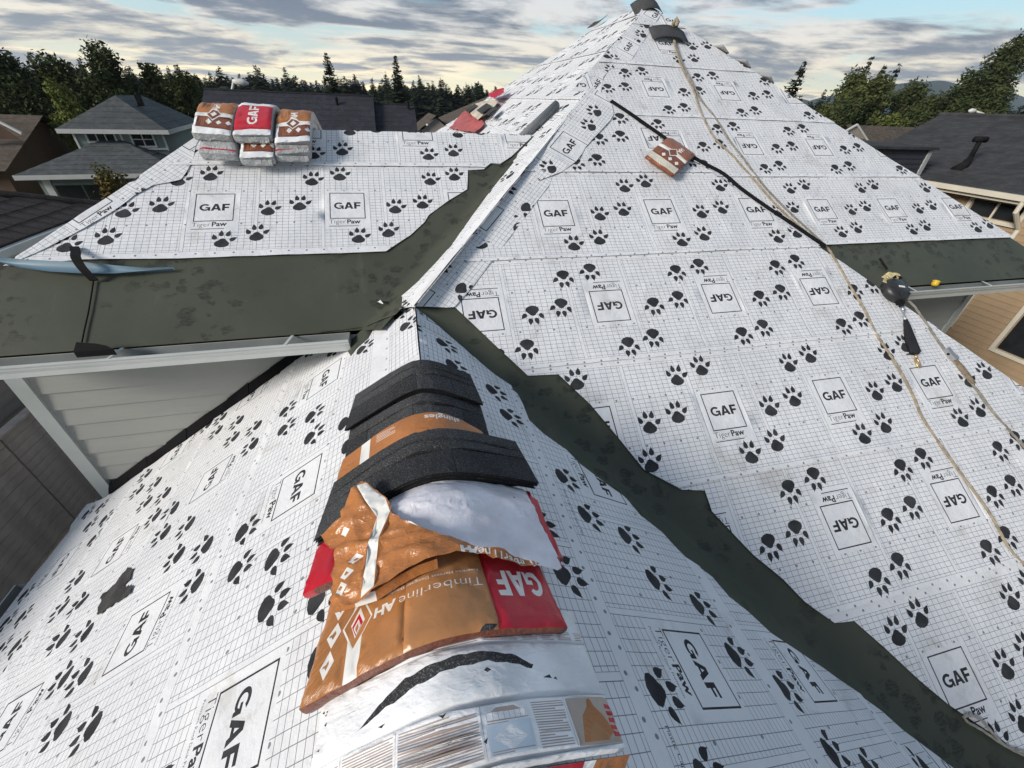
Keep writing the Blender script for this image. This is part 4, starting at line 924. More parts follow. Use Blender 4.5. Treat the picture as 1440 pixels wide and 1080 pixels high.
onto(bent(FA2, c[0], c[1], .62, .30, -.05, .10, -.06, GREYSH, 'shingle'), ap)
mb = MB(); q = on_n('A2', 941, 46, .14); mb.tube([q + V3((.0, 0, -.06)), q, q + V3((.02, -.03, .04)), q + V3((.05, -.04, 0)), q + V3((.03, -.05, -.05))], .028, 8); onto(mb.obj('knot', ROPE, None, True), ap)
pk = planept('A2', 4.2425, 8.295)
pkc = thing('shingle', 'dark bent shingle capping the very peak of the roof', 'shingle', pk)
onto(bent(FA2, FA2.uv(pk)[0], FA2.uv(pk)[1] - .03, .55, .30, .02, .06, -.12, SHIN, 'cap_sheet'), pkc)
PALESH = mat('pale_shingle', (.30, .305, .315), .85, .25, .2, 4, .6, 200, .3, 300, bdist=.004)
FRR = Frame((0, 0, 4.1571), (0, 1, 0), (-1, 0, P))
for i, (x_, lab) in enumerate(((5.15, 'upper grey shingle sticking out behind the right hip near the peak'), (5.42, 'middle grey shingle sticking out behind the right hip'), (5.7, 'lower grey shingle sticking out behind the right hip'))):
    pp = planept('RR', x_, yA2R - x_); cu = FRR.uv(pp); o = bent(FRR, cu[0] + .08, cu[1] - .03, .34, .18, .1 * i, .035, .0, PALESH, 'shingle', i, .015); tag(o, lab, 'shingle', 'loose shingles behind the right hip')
sp = on('B', 775, 78); cu = FR['B'].uv(on('B', 874, 24)); o = bent(FR['B'], cu[0] - .9, cu[1] - .06, .4, .22, .4, .06, .02, SHIN, 'shingle', 3); tag(o, 'small black shingle scrap on the far left hip below the peak', 'shingle')
# grey pipe lying along the valley
pa, pb = on_n('B', 706, 231, .07), on_n('B', 786, 155, .07)
mb = MB(); mb.tube([pa, pa.lerp(pb, .5), pb], .05, 16); tag(mb.obj('pipe', PIPE, None, True), 'grey round pipe lying up the slope at the top of the valley', 'pipe')
# blue-grey strip with black strap at the left eave
mb = MB(); strip_px = [(-30, 370), (0, 368), (40, 372), (80, 374), (125, 375), (170, 379), (210, 382), (248, 380)]; lowpx = [(-30, 366), (0, 374), (40, 384), (80, 389), (125, 391), (170, 390), (210, 386), (248, 383)]
for lay in (0, 1):
    for i, (a, b) in enumerate(zip(strip_px, lowpx)):
        h_ = .025 + .01 * math.sin(i * .7)
        for k in range(5): t = k / 4; mb.v.append(tuple(on_n('C', a[0] + (b[0] - a[0]) * t, a[1] + (b[1] - a[1]) * t, h_ + .03 * (2 * t - 1) ** 2 + .004 * lay)))
n1 = len(strip_px)
for lay in (0, 1):
    for i in range(n1 - 1):
        for k in range(4): q = [lay * n1 * 5 + i * 5 + k, lay * n1 * 5 + (i + 1) * 5 + k, lay * n1 * 5 + (i + 1) * 5 + k + 1, lay * n1 * 5 + i * 5 + k + 1]; mb.face(q)
tag(mb.obj('vinyl_strip', SLATEB, None, True), 'curved blue grey vinyl strip lying along the left eave', 'vinyl strip')
mb = MB(); sp_ = [on_n('C', 108, 350, .02), on_n('C', 114, 360, .05), on_n('C', 124, 376, .12), on_n('C', 130, 388, .10), on_n('C', 136, 397, .02)]
sp_ = path(sp_, 4); w = V3((.034, 0, 0))
for a, b in zip(sp_, sp_[1:]): mb.hexa([a - w, b - w, b + w, a + w], [a - w + up * .012, b - w + up * .012, b + w + up * .012, a + w + up * .012])
so = thing('strap', 'short black strap holding the blue grey strip with a cord to the gutter', 'strap', sp_[0]); onto(mb.obj('webbing', RUBBER), so)
mb = MB(); mb.tube(path([on_n('C', *q, .012) for q in [(133, 396), (131, 410), (126, 440), (121, 462), (117, 482)]], 4), .006, 6); onto(mb.obj('cord', RUBBER, None, True), so)
gsh = thing('bracket', 'black pointed bracket lying in the left gutter', 'bracket', (-2.9, yC - .09, EZ - .03))
mb = MB(); q = [onz(103, 495, EZ + .03), onz(160, 491, EZ + .02), onz(150, 486, EZ + .05), onz(135, 483, EZ + .07), onz(107, 481, EZ + .09)]; mb.slab(q, (0, 0, -.05)); onto(mb.obj('plate', RUBBER), gsh)
yl = onz(1315, 399, EZ - .0)
mb = MB(); lathe(mb, yl, V3((.3, .2, 1)), [(-.03, .02), (-.02, .035), (.0, .04), (.02, .035), (.035, .045), (.045, .02)], 10); tag(mb.obj('cap', YEL, None, True), 'small yellow plastic cap resting in the right gutter', 'cap')
mb = MB(); a, b = on_n('A2', 1236, 364, .012), on_n('A2', 1246, 379, .012); mb.tube([a, b], .012, 6); tag(mb.obj('scrap', RUBBER, None), 'thin dark scrap lying on the olive eave membrane', 'scrap')
nl = FR['NL']; sc_px = [(140, 868), (148, 838), (166, 822), (184, 799), (192, 800), (187, 818), (176, 826), (191, 826), (188, 836), (158, 856), (147, 862)]
mb = cdt_mesh([ragged([nl.uv(on('NL', *q)) for q in sc_px], .022, 6)], [], .04, lambda u, v: nl.p(u, v, .022 + .006 * noise.noise(V3((u * 9, v * 9, 1))))); tag(mb.obj('shingle', SHBACK, None, False), 'torn dark shingle scrap lying on the left lower slope', 'shingle scrap')
tab = [FR['NL'].uv(on('NL', *q)) for q in [(534, 428), (538, 426), (548, 436), (551, 440), (544, 438), (536, 434)]]
mb = cdt_mesh([tab], [], .03, lambda u, v: FR['NL'].p(u, v, .11 + .02 * noise.noise(V3((u * 20, v * 20, 1))))); hp(mb.obj('felt_tab', FELT[1], None, True))
#@@REST
# ------------------------------------------------------------------ ground, hills
GRASS = mat('lawn', (.045, .06, .026), .95, .1, .3, .6, .4, 30, second=(.07, .065, .04), ss=.15); FOREST = mat('hill_forest', (.022, .034, .026), 1, .05, .35, .004, .5, .02, bdist=12)
mb = MB(); n = 40
def gz(x, y):
    d = math.hypot(x, y); return ZG - max(0, (d - 60)) * .012 + (noise.noise(V3((x * .01, y * .01, 0))) * 1.2 if d > 80 else 0)
rad = [0, 12, 25, 40, 60, 90, 140, 220, 400, 800, 1600, 2600, 3150]
for r_ in rad:
    for k in range(n): a = 2 * math.pi * k / n; mb.v.append((r_ * math.cos(a), r_ * math.sin(a), gz(r_ * math.cos(a), r_ * math.sin(a)) if r_ < 1000 else -22))
for i in range(len(rad) - 1):
    for k in range(n): k2 = (k + 1) % n; mb.face((i * n + k, (i + 1) * n + k, (i + 1) * n + k2, i * n + k2))
tag(mb.obj('ground', GRASS, None, True), kind='structure')
DRIVE = mat('driveway_concrete', (.23, .225, .215), .85, .2, .1, 2, .2, 80)
mb = MB(); mb.poly([(-7.0, -4, ZG + .01), (-3.9, -4, ZG + .01), (-3.9, 16, ZG + .01), (-7.0, 16, ZG + .01)]); tag(mb.obj('side_path', DRIVE), kind='structure')
mb = MB(); mb.poly([(-24, 14, ZG + .012), (-4, 16.5, ZG + .012), (-4, 20, ZG + .012), (-24, 17.5, ZG + .012)]); tag(mb.obj('road', mat('asphalt', (.05, .05, .052), .9, .2, .15, 3, .4, 200)), kind='structure')
def hill(name, x0, x1, y, h, seed, dy=900):
    mb = MB(); nx, ny = 60, 8
    for j in range(ny + 1):
        for i in range(nx + 1):
            u, v = i / nx, j / ny; e = math.sin(math.pi * u) ** .7
            hh = h * e * math.sin(math.pi * min(1, v + .0) * .5 + 0) * (1 + .35 * noise.noise(V3((u * 5, seed, v))) + .1 * noise.noise(V3((u * 19, seed, v * 3))))
            mb.v.append((x0 + (x1 - x0) * u, y + dy * v, -24 + hh))
    for j in range(ny):
        for i in range(nx): q = j * (nx + 1) + i; mb.face((q, q + 1, q + nx + 2, q + nx + 1))
    return tag(mb.obj(name, FOREST, None, True), kind='structure')
hill('hills', 1900, 4100, 1700, 185, 1, 500); hill('hills', 1150, 2700, 1900, 105, 4, 500); hill('hills', -3300, 900, 2200, 38, 7, 500)

# ------------------------------------------------------------------ neighbouring houses
def roofmat(n_, c, c2): return mat(n_, c, .9, .2, .25, 5, .7, 60, .5, 180, second=c2, ss=1.2, bdist=.01)
RG = roofmat('grey_shingle_roof', (.075, .082, .085), (.058, .065, .068)); RD = roofmat('dark_shingle_roof', (.042, .043, .047), (.03, .031, .034)); RBR = roofmat('brown_shingle_roof', (.085, .068, .055), (.06, .05, .042)); RNV = roofmat('navy_shingle_roof', (.03, .031, .04), (.024, .025, .032)); RTL = roofmat('brown_tile_roof', (.06, .048, .043), (.042, .034, .031))
SAGE = mat('sage_siding', (.20, .245, .23), .6, .3, .06, 2); WTRIM = mat('white_trim', (.62, .62, .60), .5, .4, .05); GLASS = mat('window_glass', (.02, .022, .025), .08, .6, .2); TANS = mat('tan_siding', (.34, .245, .155), .6, .3, .08, 2, .1, 50); BEIGE = mat('beige_siding', (.34, .305, .275), .6, .3, .06, 2); NAVY = mat('navy_siding', (.035, .038, .05), .6, .3, .1); RUST = mat('rust_siding', (.085, .05, .033), .7, .3, .1); FENCEM = mat('dark_fence', (.50, .455, .42), .8, .2, .15, 4, .3, 40)
CREAMT = mat('cream_trim', (.60, .56, .47), .5, .4, .05)
def hip(mb, x0, x1, y0, y1, z, p, c=.30, st=.014):
    """Hipped roof in stepped courses."""
    half = min(x1 - x0, y1 - y0) / 2; n = max(2, int(half / c)); 
    for k in range(n):
        a, b = half * k / n, half * (k + 1) / n
        lo = [(x0 + a, y0 + a), (x1 - a, y0 + a), (x1 - a, y1 - a), (x0 + a, y1 - a)]; hi = [(x0 + b, y0 + b), (x1 - b, y0 + b), (x1 - b, y1 - b), (x0 + b, y1 - b)]
        za, zb = z + p * a + st, z + p * b
        for i in range(4):
            j = (i + 1) % 4
            mb.poly([(*lo[i], za), (*lo[j], za), (*hi[j], zb), (*hi[i], zb)]); mb.poly([(*lo[i], za - st - .004), (*lo[j], za - st - .004), (*lo[j], za), (*lo[i], za)])
    return z + p * half
def fascia(root, x0, x1, y0, y1, z, m=WTRIM, h=.16, t=.03):
    for a, b in (((x0 - t, y0 - t, z - h), (x1 + t, y0, z)), ((x0 - t, y1, z - h), (x1 + t, y1 + t, z)), ((x0 - t, y0, z - h), (x0, y1, z)), ((x1, y0, z - h), (x1 + t, y1, z))):
        mb = MB(); mb.box(a, b); mb.obj('fascia', m, root)
    mb = MB(); mb.box((x0, y0, z - .06), (x1, y1, z - .045)); mb.obj('soffit', m, root)
def boards(root, a, b, z0, z1, m, step=.2, th=.022, name='siding_board', n=None):
    """Lap siding from a to b (plan points); outward is to the right of a -> b."""
    a, b = V3((*a, 0)), V3((*b, 0)); d = (b - a).normalized(); o = V3((d.y, -d.x, 0)); z = z0; me = None; L = (b - a).length
    while z < z1 - .02:
        h = min(step, z1 - z); key = round(h, 3)
        if me is None or key != me[0]:
            k = MB(); lo = [V3((0, 0, 0)) + o * th, d * L + o * th, d * L, V3((0, 0, 0))]; hi = [o * .003 + V3((0, 0, h)), d * L + o * .003 + V3((0, 0, h)), d * L + V3((0, 0, h)), V3((0, 0, h))]
            k.hexa(lo, hi); me = (key, k.mesh(name, m))
        q = link(name, me[1], root); q.location = a + V3((0, 0, z)); z += step
def window(root, a, b, z0, z1, cols=2, rows=1, m=WTRIM, fr=.09, name='window'):
    a, b = V3((*a, 0)), V3((*b, 0)); d = (b - a).normalized(); o = V3((d.y, -d.x, 0)); L = (b - a).length
    def bar(mb, u0, u1, w0, w1, t): lo = [a + d * u0 + V3((0, 0, w0)), a + d * u1 + V3((0, 0, w0)), a + d * u1 + o * t + V3((0, 0, w0)), a + d * u0 + o * t + V3((0, 0, w0))]; mb.hexa([lo[3], lo[2], lo[1], lo[0]], [q + V3((0, 0, w1 - w0)) for q in (lo[3], lo[2], lo[1], lo[0])])
    f = MB()
    bar(f, -fr, 0, z0 - fr, z1 + fr, .06); bar(f, L, L + fr, z0 - fr, z1 + fr, .06); bar(f, 0, L, z1, z1 + fr, .06); bar(f, 0, L, z0 - fr, z0, .065)
    w = f.obj(name, m, root)
    for i in range(cols):
        for j in range(rows):
            g_ = MB(); bar(g_, L * i / cols + .02, L * (i + 1) / cols - .02, z0 + (z1 - z0) * j / rows + .02, z0 + (z1 - z0) * (j + 1) / rows - .02, .012); g_.obj('pane', GLASS, w)
    s = MB()
    for i in range(1, cols): bar(s, L * i / cols - .02, L * i / cols + .02, z0, z1, .04)
    for j in range(1, rows): bar(s, 0, L, z0 + (z1 - z0) * j / rows - .015, z0 + (z1 - z0) * j / rows + .015, .035)
    if s.f: s.obj('muntin', m, w)
def walls(root, x0, x1, y0, y1, z0, z1, m):
    mb = MB(); mb.box((x0, y0, z0), (x1, y1, z1)); return mb.obj('wall', m, root)
# sage green house with garage (its corner K is the origin; heights relative to the scene zero)
t = thing('garage_house', 'sage green two storey house with grey hip roofs and an attached garage', 'house', (-9.76, 23.41, 0), R(9.4))
walls(t, -3.4, -.32, .4, 7, ZG, -1.56, SAGE); walls(t, -4.5, .1, -1.5, 2.4, ZG, -2.96, SAGE)
mb = MB(); hip(mb, -3.7, 0, 0, 7.4, -1.5, .62); mb.obj('roof', RG, t); fascia(t, -3.7, 0, 0, 7.4, -1.5)
mb = MB(); hip(mb, -4.9, .5, -1.95, 3.0, -2.9, .42); mb.obj('roof', RG, t); fascia(t, -4.9, .5, -1.95, 3.0, -2.9)
boards(t, (-3.4, .398), (-.32, .398), -2.2, -1.6, SAGE, .15)
window(t, (-2.95, .38), (-2.05, .38), -1.95, -1.63, 3, 1, fr=.06); window(t, (-1.45, .38), (-.72, .38), -2.12, -1.63, 2, 2, fr=.06)
for x in (-3.42, -1.85, -.36):
    mb = MB(); mb.box((x, .35, -2.3), (x + .07, .40, -1.56)); mb.obj('corner_board', WTRIM, t)
mb = MB(); mb.box((-3.4, .34, -2.27), (-.3, .4, -2.2)); mb.obj('band_board', WTRIM, t)
g_ = MB(); g_.box((-4.1, -1.56, ZG), (-.6, -1.51, -3.25)); gd_ = g_.obj('garage_door', mat('door_sage', (.22, .27, .25), .5), t)
for r_ in range(5):
    for k in range(4):
        z0 = ZG + .06 + .7 * r_; mb = MB(); mb.box((-4.05 + .87 * k, -1.585, z0), (-3.24 + .87 * k, -1.56, min(-3.3, z0 + .62)))
        mb.obj('door_pane' if r_ == 4 else 'door_panel', GLASS if r_ == 4 else gd_.data.materials[0], gd_)
mb = MB(); mb.box((-4.35, -1.58, ZG), (-4.12, -1.5, -2.97)); mb.obj('garage_post', WTRIM, t)
mb = MB(); mb.box((-1.2, 2.0, -.72), (-1.0, 2.2, -.3)); mb.tube([(-1.1, 2.1, -.5), (-1.1, 2.1, -.2)], .06, 8); mb.obj('roof_vent', RUBBER, t)
# near left house: tile roof, beige siding, fence
t = thing('tiled_house', 'near left house with brown tiled hip roof, white gutter and beige siding', 'house', (-10, 6, ZG)); t.location = (0, 0, 0)
x0, x1, y0, y1, ez, pp = -14.5, -6.75, .5, 11.9, -2.3, .4
mb = MB(); hip(mb, x0, x1, y0, y1, ez - .02, pp, 1.2, .004); mb.obj('roof', RTL, t)
TILEM = []
for i in range(3):
    k = MB(); k.hexa([(0, 0, 0), (0, .33, 0), (-.36, .33, .0), (-.36, 0, .0)], [(0, 0, .03), (0, .33, .024), (-.36, .33, .012), (-.36, 0, .014)]); TILEM.append(k.mesh('roof_tile', RTL))
rn = random.Random(4)
for c_ in range(6):
    for k in range(16):
        y = 11.75 - .345 * k - .17 * (c_ % 2) - .30 * c_
        if y > y1 - .35 - .30 * c_: continue
        o = link('roof_tile', TILEM[rn.randrange(3)], t); o.location = (x1 - .30 * c_, y, ez + .30 * c_ * pp + .006); o.rotation_euler = (0, math.atan(pp), rn.uniform(-.012, .012))
mb = MB(); L_ = 8; mb.tube([(x1 - 2.3, y1 - 2.3, ez + 2.3 * pp + .02), (x1, y1, ez + .03)], .07, 8); mb.obj('hip_cap', RTL, t)
mb = MB(); mb.box((x1 + .003, y0, ez - .13), (x1 + .12, y1, ez - .01)); mb.box((x1 - .03, y0, ez - .2), (x1, y1, ez - .03)); mb.obj('gutter', GUTTER, t)
mb = MB(); mb.box((x0, y1 + .003, ez - .13), (x1 + .12, y1 + .12, ez - .01)); mb.obj('gutter', GUTTER, t)
mb = MB(); mb.box((x1 - .5, y0 + .3, ez - .1), (x1 - .03, y1 - .2, ez - .08)); mb.obj('soffit', BEIGE, t)
walls(t, x0 + .4, x1 - .45, y0 + .4, y1 - .45, ZG, ez - .1, BEIGE)
boards(t, (x1 - .448, y0 + .4), (x1 - .448, y1 - .45), ZG + .2, ez - .32, BEIGE, .18)
fx = -6.25
t = thing('fence', 'dark board fence between the grey house and the beige neighbour', 'fence', (fx, 3, ZG))
for s in range(4):
    ya = 1.2 + 2.4 * s; k = MB(); k.box((0, 0, 0), (.025, 2.37, .134)); me = k.mesh('fence_board', FENCEM)
    for r_ in range(17): o = link('fence_board', me, t); o.location = (0, ya - 3, .04 + .143 * r_); o.rotation_euler = (rn.uniform(-.003, .003), rn.uniform(-.05, .05), 0)
    mb = MB(); mb.box((-.1, ya - 3 - .06, 0), (-.004, ya - 3 + .04, 2.5)); mb.obj('fence_post', FENCEM, t)
mb = MB(); mb.box((-.07, -1.8, 2.475), (.07, 7.8, 2.51)); mb.obj('fence_cap', FENCEM, t)
# dark gabled roofs behind the left wing
t = thing('dark_roofed_house', 'house behind the left wing showing two plain dark navy roof slopes', 'house', (-4, 24, 0))
def gable(root, x0, x1, yf, yr, yb, ze, zr, m, n=12):
    mb = MB()
    for (ya, yb_) in ((yf, yr), (yb, yr)):
        for k in range(n):
            a, b = k / n, (k + 1) / n; p0 = (ya + (yb_ - ya) * a, ze + (zr - ze) * a + .012); p1 = (ya + (yb_ - ya) * b, ze + (zr - ze) * b)
            q = [(x0, *p0), (x1, *p0), (x1, *p1), (x0, *p1)]; mb.poly(q if ya < yb_ else q[::-1]); mb.poly([(x0, p0[0], p0[1] - .018), (x1, p0[0], p0[1] - .018), (x1, *p0), (x0, *p0)])
    o = mb.obj('roof', m, root)
    return o
def gable_walls(root, x0, x1, yf, yr, yb, z0, ze, zr, m):
    mb = MB(); mb.hexa([(x0, yf, z0), (x1, yf, z0), (x1, yb, z0), (x0, yb, z0)], [(x0, yf, ze), (x1, yf, ze), (x1, yb, ze), (x0, yb, ze)])
    for x in (x0, x1): mb.poly([(x, yf, ze), (x, yb, ze), (x, yr, zr)])
    return mb.obj('wall', m, root)
gable(t, -4.0, 3.0, -3.6, 0, 3.6, -2.3, .02, RNV); gable_walls(t, -3.8, 2.8, -3.2, 0, 3.2, ZG, -2.12, -.2, NAVY)
gable(t, 3.004, 4.85, -3.2, .1, 3.4, -2.3, -.26, RNV); gable_walls(t, 2.85, 4.7, -2.8, .1, 3, ZG, -2.12, -.45, NAVY)
mb = MB(); mb.box((-4, -.08, -.005), (3, .08, .05)); mb.box((3.01, .02, -.29), (4.85, .18, -.23)); mb.obj('ridge_cap', RNV, t)
for x, y, z in ((4.55, -.25, -.42), (1.4, -.6, -.38)):
    mb = MB(); mb.tube([(x, y, z), (x, y, z + .3)], .06, 8); mb.obj('roof_vent', RUBBER, t)
# brown houses behind the peak
t = thing('brown_roofed_house', 'small brown gable roof peeping over the left wing ridge', 'house', (2.26, 30, 0))
mb = MB(); 
for s in (-1, 1):
    for k in range(5): a, b = k / 5, (k + 1) / 5; mb.poly([(s * 1.6 * (1 - a), -.6, -1.95 + 1.12 * a + .01), (s * 1.6 * (1 - a), 6, -1.95 + 1.12 * a + .01), (s * 1.6 * (1 - b), 6, -1.95 + 1.12 * b), (s * 1.6 * (1 - b), -.6, -1.95 + 1.12 * b)][::s])
mb.obj('roof', RBR, t); mb = MB(); mb.poly([(-1.45, -.4, -2), (1.45, -.4, -2), (0, -.4, -.95)]); mb.box((-1.45, -.38, ZG), (1.45, 5.8, -2.02)); mb.obj('wall', BEIGE, t)
t = thing('brown_roofed_house', 'large brown hip roof rising behind the left side of the peak', 'house', (9, 36, 0))
mb = MB(); hip(mb, -6.6, 6, -5, 7, -1.75, .44); mb.obj('roof', RBR, t); walls(t, -6.1, 5.5, -4.5, 6.5, ZG, -1.8, BEIGE); fascia(t, -6.6, 6, -5, 7, -1.75)
# far left house
t = thing('rust_house', 'far left house with dark brown gabled roof and rust coloured wall', 'house', (-20.2, 29, 0))
gable(t, -5, 2.9, -4.2, 0, 4, -3.3, -1.35, RBR); gable_walls(t, -4.6, 2.5, -3.7, 0, 3.6, ZG, -3.1, -1.5, RUST)
mb = MB(); mb.poly([(1.2, -2.6, -2.2), (3.1, -2.6, -2.2), (2.2, -2.6, -1.2)]); mb.obj('gable_wall', RUST, t)
mb = MB(); mb.tube([(1.1, -2.65, -2.25), (2.2, -2.65, -1.15), (3.3, -2.65, -1.95)], .07, 4); mb.obj('rake_board', WTRIM, t)
window(t, (-1.5, -3.72), (-.3, -3.72), -5, -3.8, 2, 1)
# tan house on the right with the big dark roof
t = thing('tan_house', 'tan sided house on the right with big dark roof, vent pipe and cream framed windows', 'house', (14, 6, 0))
ze, pr_ = -1.35, .325; xe = -.1
mb = MB(); n = 22
hx = lambda x: 7.0 + .0 * x
for k in range(n):
    a, b = 4.6 * k / n, 4.6 * (k + 1) / n
    hf_ = lambda x: 3.45 + 2.1 * min(x, 1.3) + .26 * max(0, x - 1.3); ya, yb = hf_(a), hf_(b)
    za, zb = ze + pr_ * a, ze + pr_ * b
    mb.poly([(xe + a, -6, za + .016), (xe + a, ya, za + .016), (xe + b, yb, zb), (xe + b, -6, zb)][::-1]); mb.poly([(xe + a, -6, za - .006), (xe + a, ya, za - .006), (xe + a, ya, za + .016), (xe + a, -6, za + .016)])
mb.poly([(xe, 3.45, ze), (xe + 4.6, 7.04, ze + 4.6 * pr_), (xe + 9.2, 3.45, ze)][::-1]); mb.poly([(xe + 4.6, 7.04, ze + 4.6 * pr_), (xe + 4.6, -6, ze + 4.6 * pr_), (xe + 9.2, -6, ze), (xe + 9.2, 3.45, ze)])
mb.obj('roof', RD, t)
mb = MB(); mb.tube([(xe + 4.6, -6, ze + 4.6 * pr_ + .02), (xe + 4.6, 7.04, ze + 4.6 * pr_ + .02)], .07, 6); mb.obj('ridge_cap', RD, t)
mb = MB(); mb.box((xe - .12, -6, ze - .12), (xe - .003, 3.5, ze - .005)); mb.box((xe, -6, ze - .2), (xe + .03, 3.45, ze - .03)); mb.obj('gutter', CREAMT, t)
mb = MB(); mb.box((xe + .03, -6, ze - .2), (.42, 3.3, ze - .18)); mb.obj('soffit', CREAMT, t)
walls(t, .4, 8.8, -5.8, 3.3, ZG, ze - .2, TANS); boards(t, (.398, 3.3), (.398, -5.8), ZG + .1, ze - .2, TANS, .15)
window(t, (.375, 2.2), (.375, 1.12), -2.0, -1.62, 2, 1, CREAMT); window(t, (.375, -.15), (.375, -1.6), -4.75, -3.35, 2, 1, CREAMT); window(t, (.375, 1.9), (.375, 1.0), -4.6, -3.5, 1, 1, CREAMT)
mb = MB(); mb.tube([(xe - .06, 1.0, ze - .1), (xe - .06, 1.0, ze - .35), (.34, 1.0, ze - .75), (.34, 1.0, -3), (.34, 1.0, -6.5)], .05, 8); mb.obj('downspout', CREAMT, t)
vp = (.95, 3.2, ze + 1.05 * pr_); mb = MB(); mb.tube([(vp[0] - .25, vp[1], vp[2] - .12), (vp[0] - .05, vp[1], vp[2] + .05), (vp[0], vp[1], vp[2] + .22)], [.15, .10, .06], 10); mb.tube([(vp[0], vp[1], vp[2] + .15), (vp[0] + .05, vp[1] + .05, vp[2] + .62)], .055, 10); mb.tube([(vp[0] - .1, vp[1] + .1, vp[2] + .63), (vp[0] + .16, vp[1] - .02, vp[2] + .63)], .07, 10); mb.obj('vent_pipe', RUBBER, t, True)
mb = MB(); mb.tube([(4.0, .6, ze + 4.1 * pr_ - .1), (4.05, .6, ze + 4.1 * pr_ + .25)], .07, 8); mb.obj('roof_vent', RUBBER, t)
t = thing('navy_wing', 'dark navy sided wing with grey corner trim below the big dark roof', 'house', (12.3, 9.6, 0))
walls(t, -3, 1.62, 0, 4, ZG, -.66, NAVY); boards(t, (-3, -.002), (1.62, -.002), -2.2, -.68, NAVY, .12)
mb = MB(); mb.box((1.6, -.05, -3), (1.72, .1, -.66)); mb.obj('corner_board', TRIM, t); mb = MB(); mb.box((-3.1, -.12, -.66), (1.8, 4.1, -.6)); mb.obj('roof', RD, t)
t = thing('brown_gable_house', 'brown roofed house with white rake boards beyond the navy wing', 'house', (35, 31, 0))
gable(t, -.2, 7, -1.6, 0, 4, -1.75, -.55, RBR, 6); mb = MB(); mb.tube([(-1.6, -1.2, -1.1), (-.5, -1.2, -.5), (1.6, -1.2, -1.75)], .09, 4); mb.obj('rake_board', WTRIM, t); mb = MB(); mb.poly([(-1.5, -1.15, -1.2), (1.4, -1.15, -1.7), (-.5, -1.15, -.55)]); mb.box((-1.4, -1.1, ZG), (6.5, 3.6, -1.8)); mb.obj('wall', BEIGE, t)
# street lamps
def lamp(label, base, top, pts, hdir):
    t = thing('street_lamp', label, 'street lamp', base); b = V3(base)
    mb = MB(); mb.tube([(0, 0, 0), V3(pts[0]) - b], [.09, .06], 10); mb.obj('pole', WTRIM, t, True)
    mb = MB(); mb.tube([V3(p) - b for p in pts], .055, 8); mb.obj('arm', WTRIM, t, True)
    h = V3(pts[-1]) - b; d = V3(hdir).normalized(); mb = MB(); mb.tube([h - d * .05, h + d * .12, h + d * .4, h + d * .62], [.06, .13, .15, .05], 10); mb.obj('lamp_head', WTRIM, t, True)
lamp('white street lamp poking up behind the ridge bundles', (-7.75, 26, ZG), 0, [(-7.75, 26, -.62), (-7.7, 26, -.35), (-7.42, 26, .15), (-7.32, 26, .36)], (1, 0, -.1))
lamp('white street lamp arm curving above the big dark roof', (43.2, 26, ZG), 0, [(43.2, 26, -.3), (42, 26, .2), (41, 26, .48), (40, 26, .62)], (-1, 0, .02))

# ------------------------------------------------------------------ trees
def leafmat(n_, c, c2): 
    m = mat(n_, c, .85, .15, .45, .9, second=c2, ss=.8, sth=(.45, .65)); m.node_tree.nodes['Principled BSDF'].inputs['Subsurface Weight'].default_value = 0; return m
LF_D = leafmat('dark_leaves', (.045, .062, .024), (.07, .078, .028)); LF_M = leafmat('mid_leaves', (.085, .10, .032), (.055, .072, .027)); LF_Y = leafmat('yellow_leaves', (.12, .14, .035), (.08, .105, .03)); LF_C = leafmat('conifer_needles', (.024, .036, .022), (.036, .046, .024)); LF_O = leafmat('autumn_leaves', (.12, .085, .025), (.065, .085, .025)); BARK = mat('bark', (.05, .038, .028), .95, .1, .3, 8, .6, 20)
def leafy(seed, H_, W_, n, leaf, lean=0, base=.18, m=LF_D, lobes=9, droop=0, wind=0):
    """Broadleaf tree of height H_: trunk with limbs, and leaf clumps in uneven lobes."""
    r = random.Random(seed); tr = MB(); tr.tube([(0, 0, 0), (.02 * H_, 0, .3 * H_), (lean * .4, .01 * H_, .62 * H_)], [.035 * H_, .025 * H_, .01 * H_], 7)
    lob = []
    for i in range(lobes):
        a = r.uniform(0, 6.28); z = H_ * (base + (1 - base) * (i + .6) / lobes * .88); k = math.sin(math.pi * min(1, .18 + (z / H_ - base) / (1 - base) * .78)); d = W_ * .55 * k * r.uniform(.5, 1.0)
        c = V3((math.cos(a) * d + lean * (z / H_) ** 1.5, math.sin(a) * d, z)); lob.append((c, W_ * r.uniform(.30, .46) * (.5 + .5 * k), H_ * r.uniform(.07, .13)))
        tr.tube([(0, 0, max(.12 * H_, z - .25 * H_)), c.lerp(V3((0, 0, z - .1 * H_)), .5), c], [.014 * H_, .009 * H_, .003 * H_], 5)
    lob.append((V3((lean * .9, 0, H_ * .9)), W_ * .25, H_ * .09))
    cr = MB(); tot = sum(l[1] for l in lob)
    for c, rw, rh in lob:
        for _ in range(int(n * rw / tot / 5)):
            v = V3((r.gauss(0, 1), r.gauss(0, 1), r.gauss(0, 1))).normalized(); v = v * (r.random() ** .45); q = c + V3((v.x * rw, v.y * rw, v.z * rh * 1.3))
            tuft = leaf * r.uniform(1.0, 2.2)
            for _ in range(5):
                p = q + V3((r.gauss(0, .5) * tuft, r.gauss(0, .5) * tuft, r.gauss(0, .45) * tuft)); e = V3((r.gauss(0, 1) + wind, r.gauss(0, 1), r.gauss(0, .6) - droop + wind * .3)).normalized(); f = e.orthogonal().normalized(); f = (f * math.cos(r.random() * 6) + e.cross(f) * math.sin(r.random() * 6)); s = leaf * r.uniform(.5, 1.1)
                cr.poly([p - e * s - f * s * .1, p - f * s * .42, p + e * s * 1.1, p + f * s * .42])
    return tr.mesh('trunk', BARK), cr.mesh('crown', m)
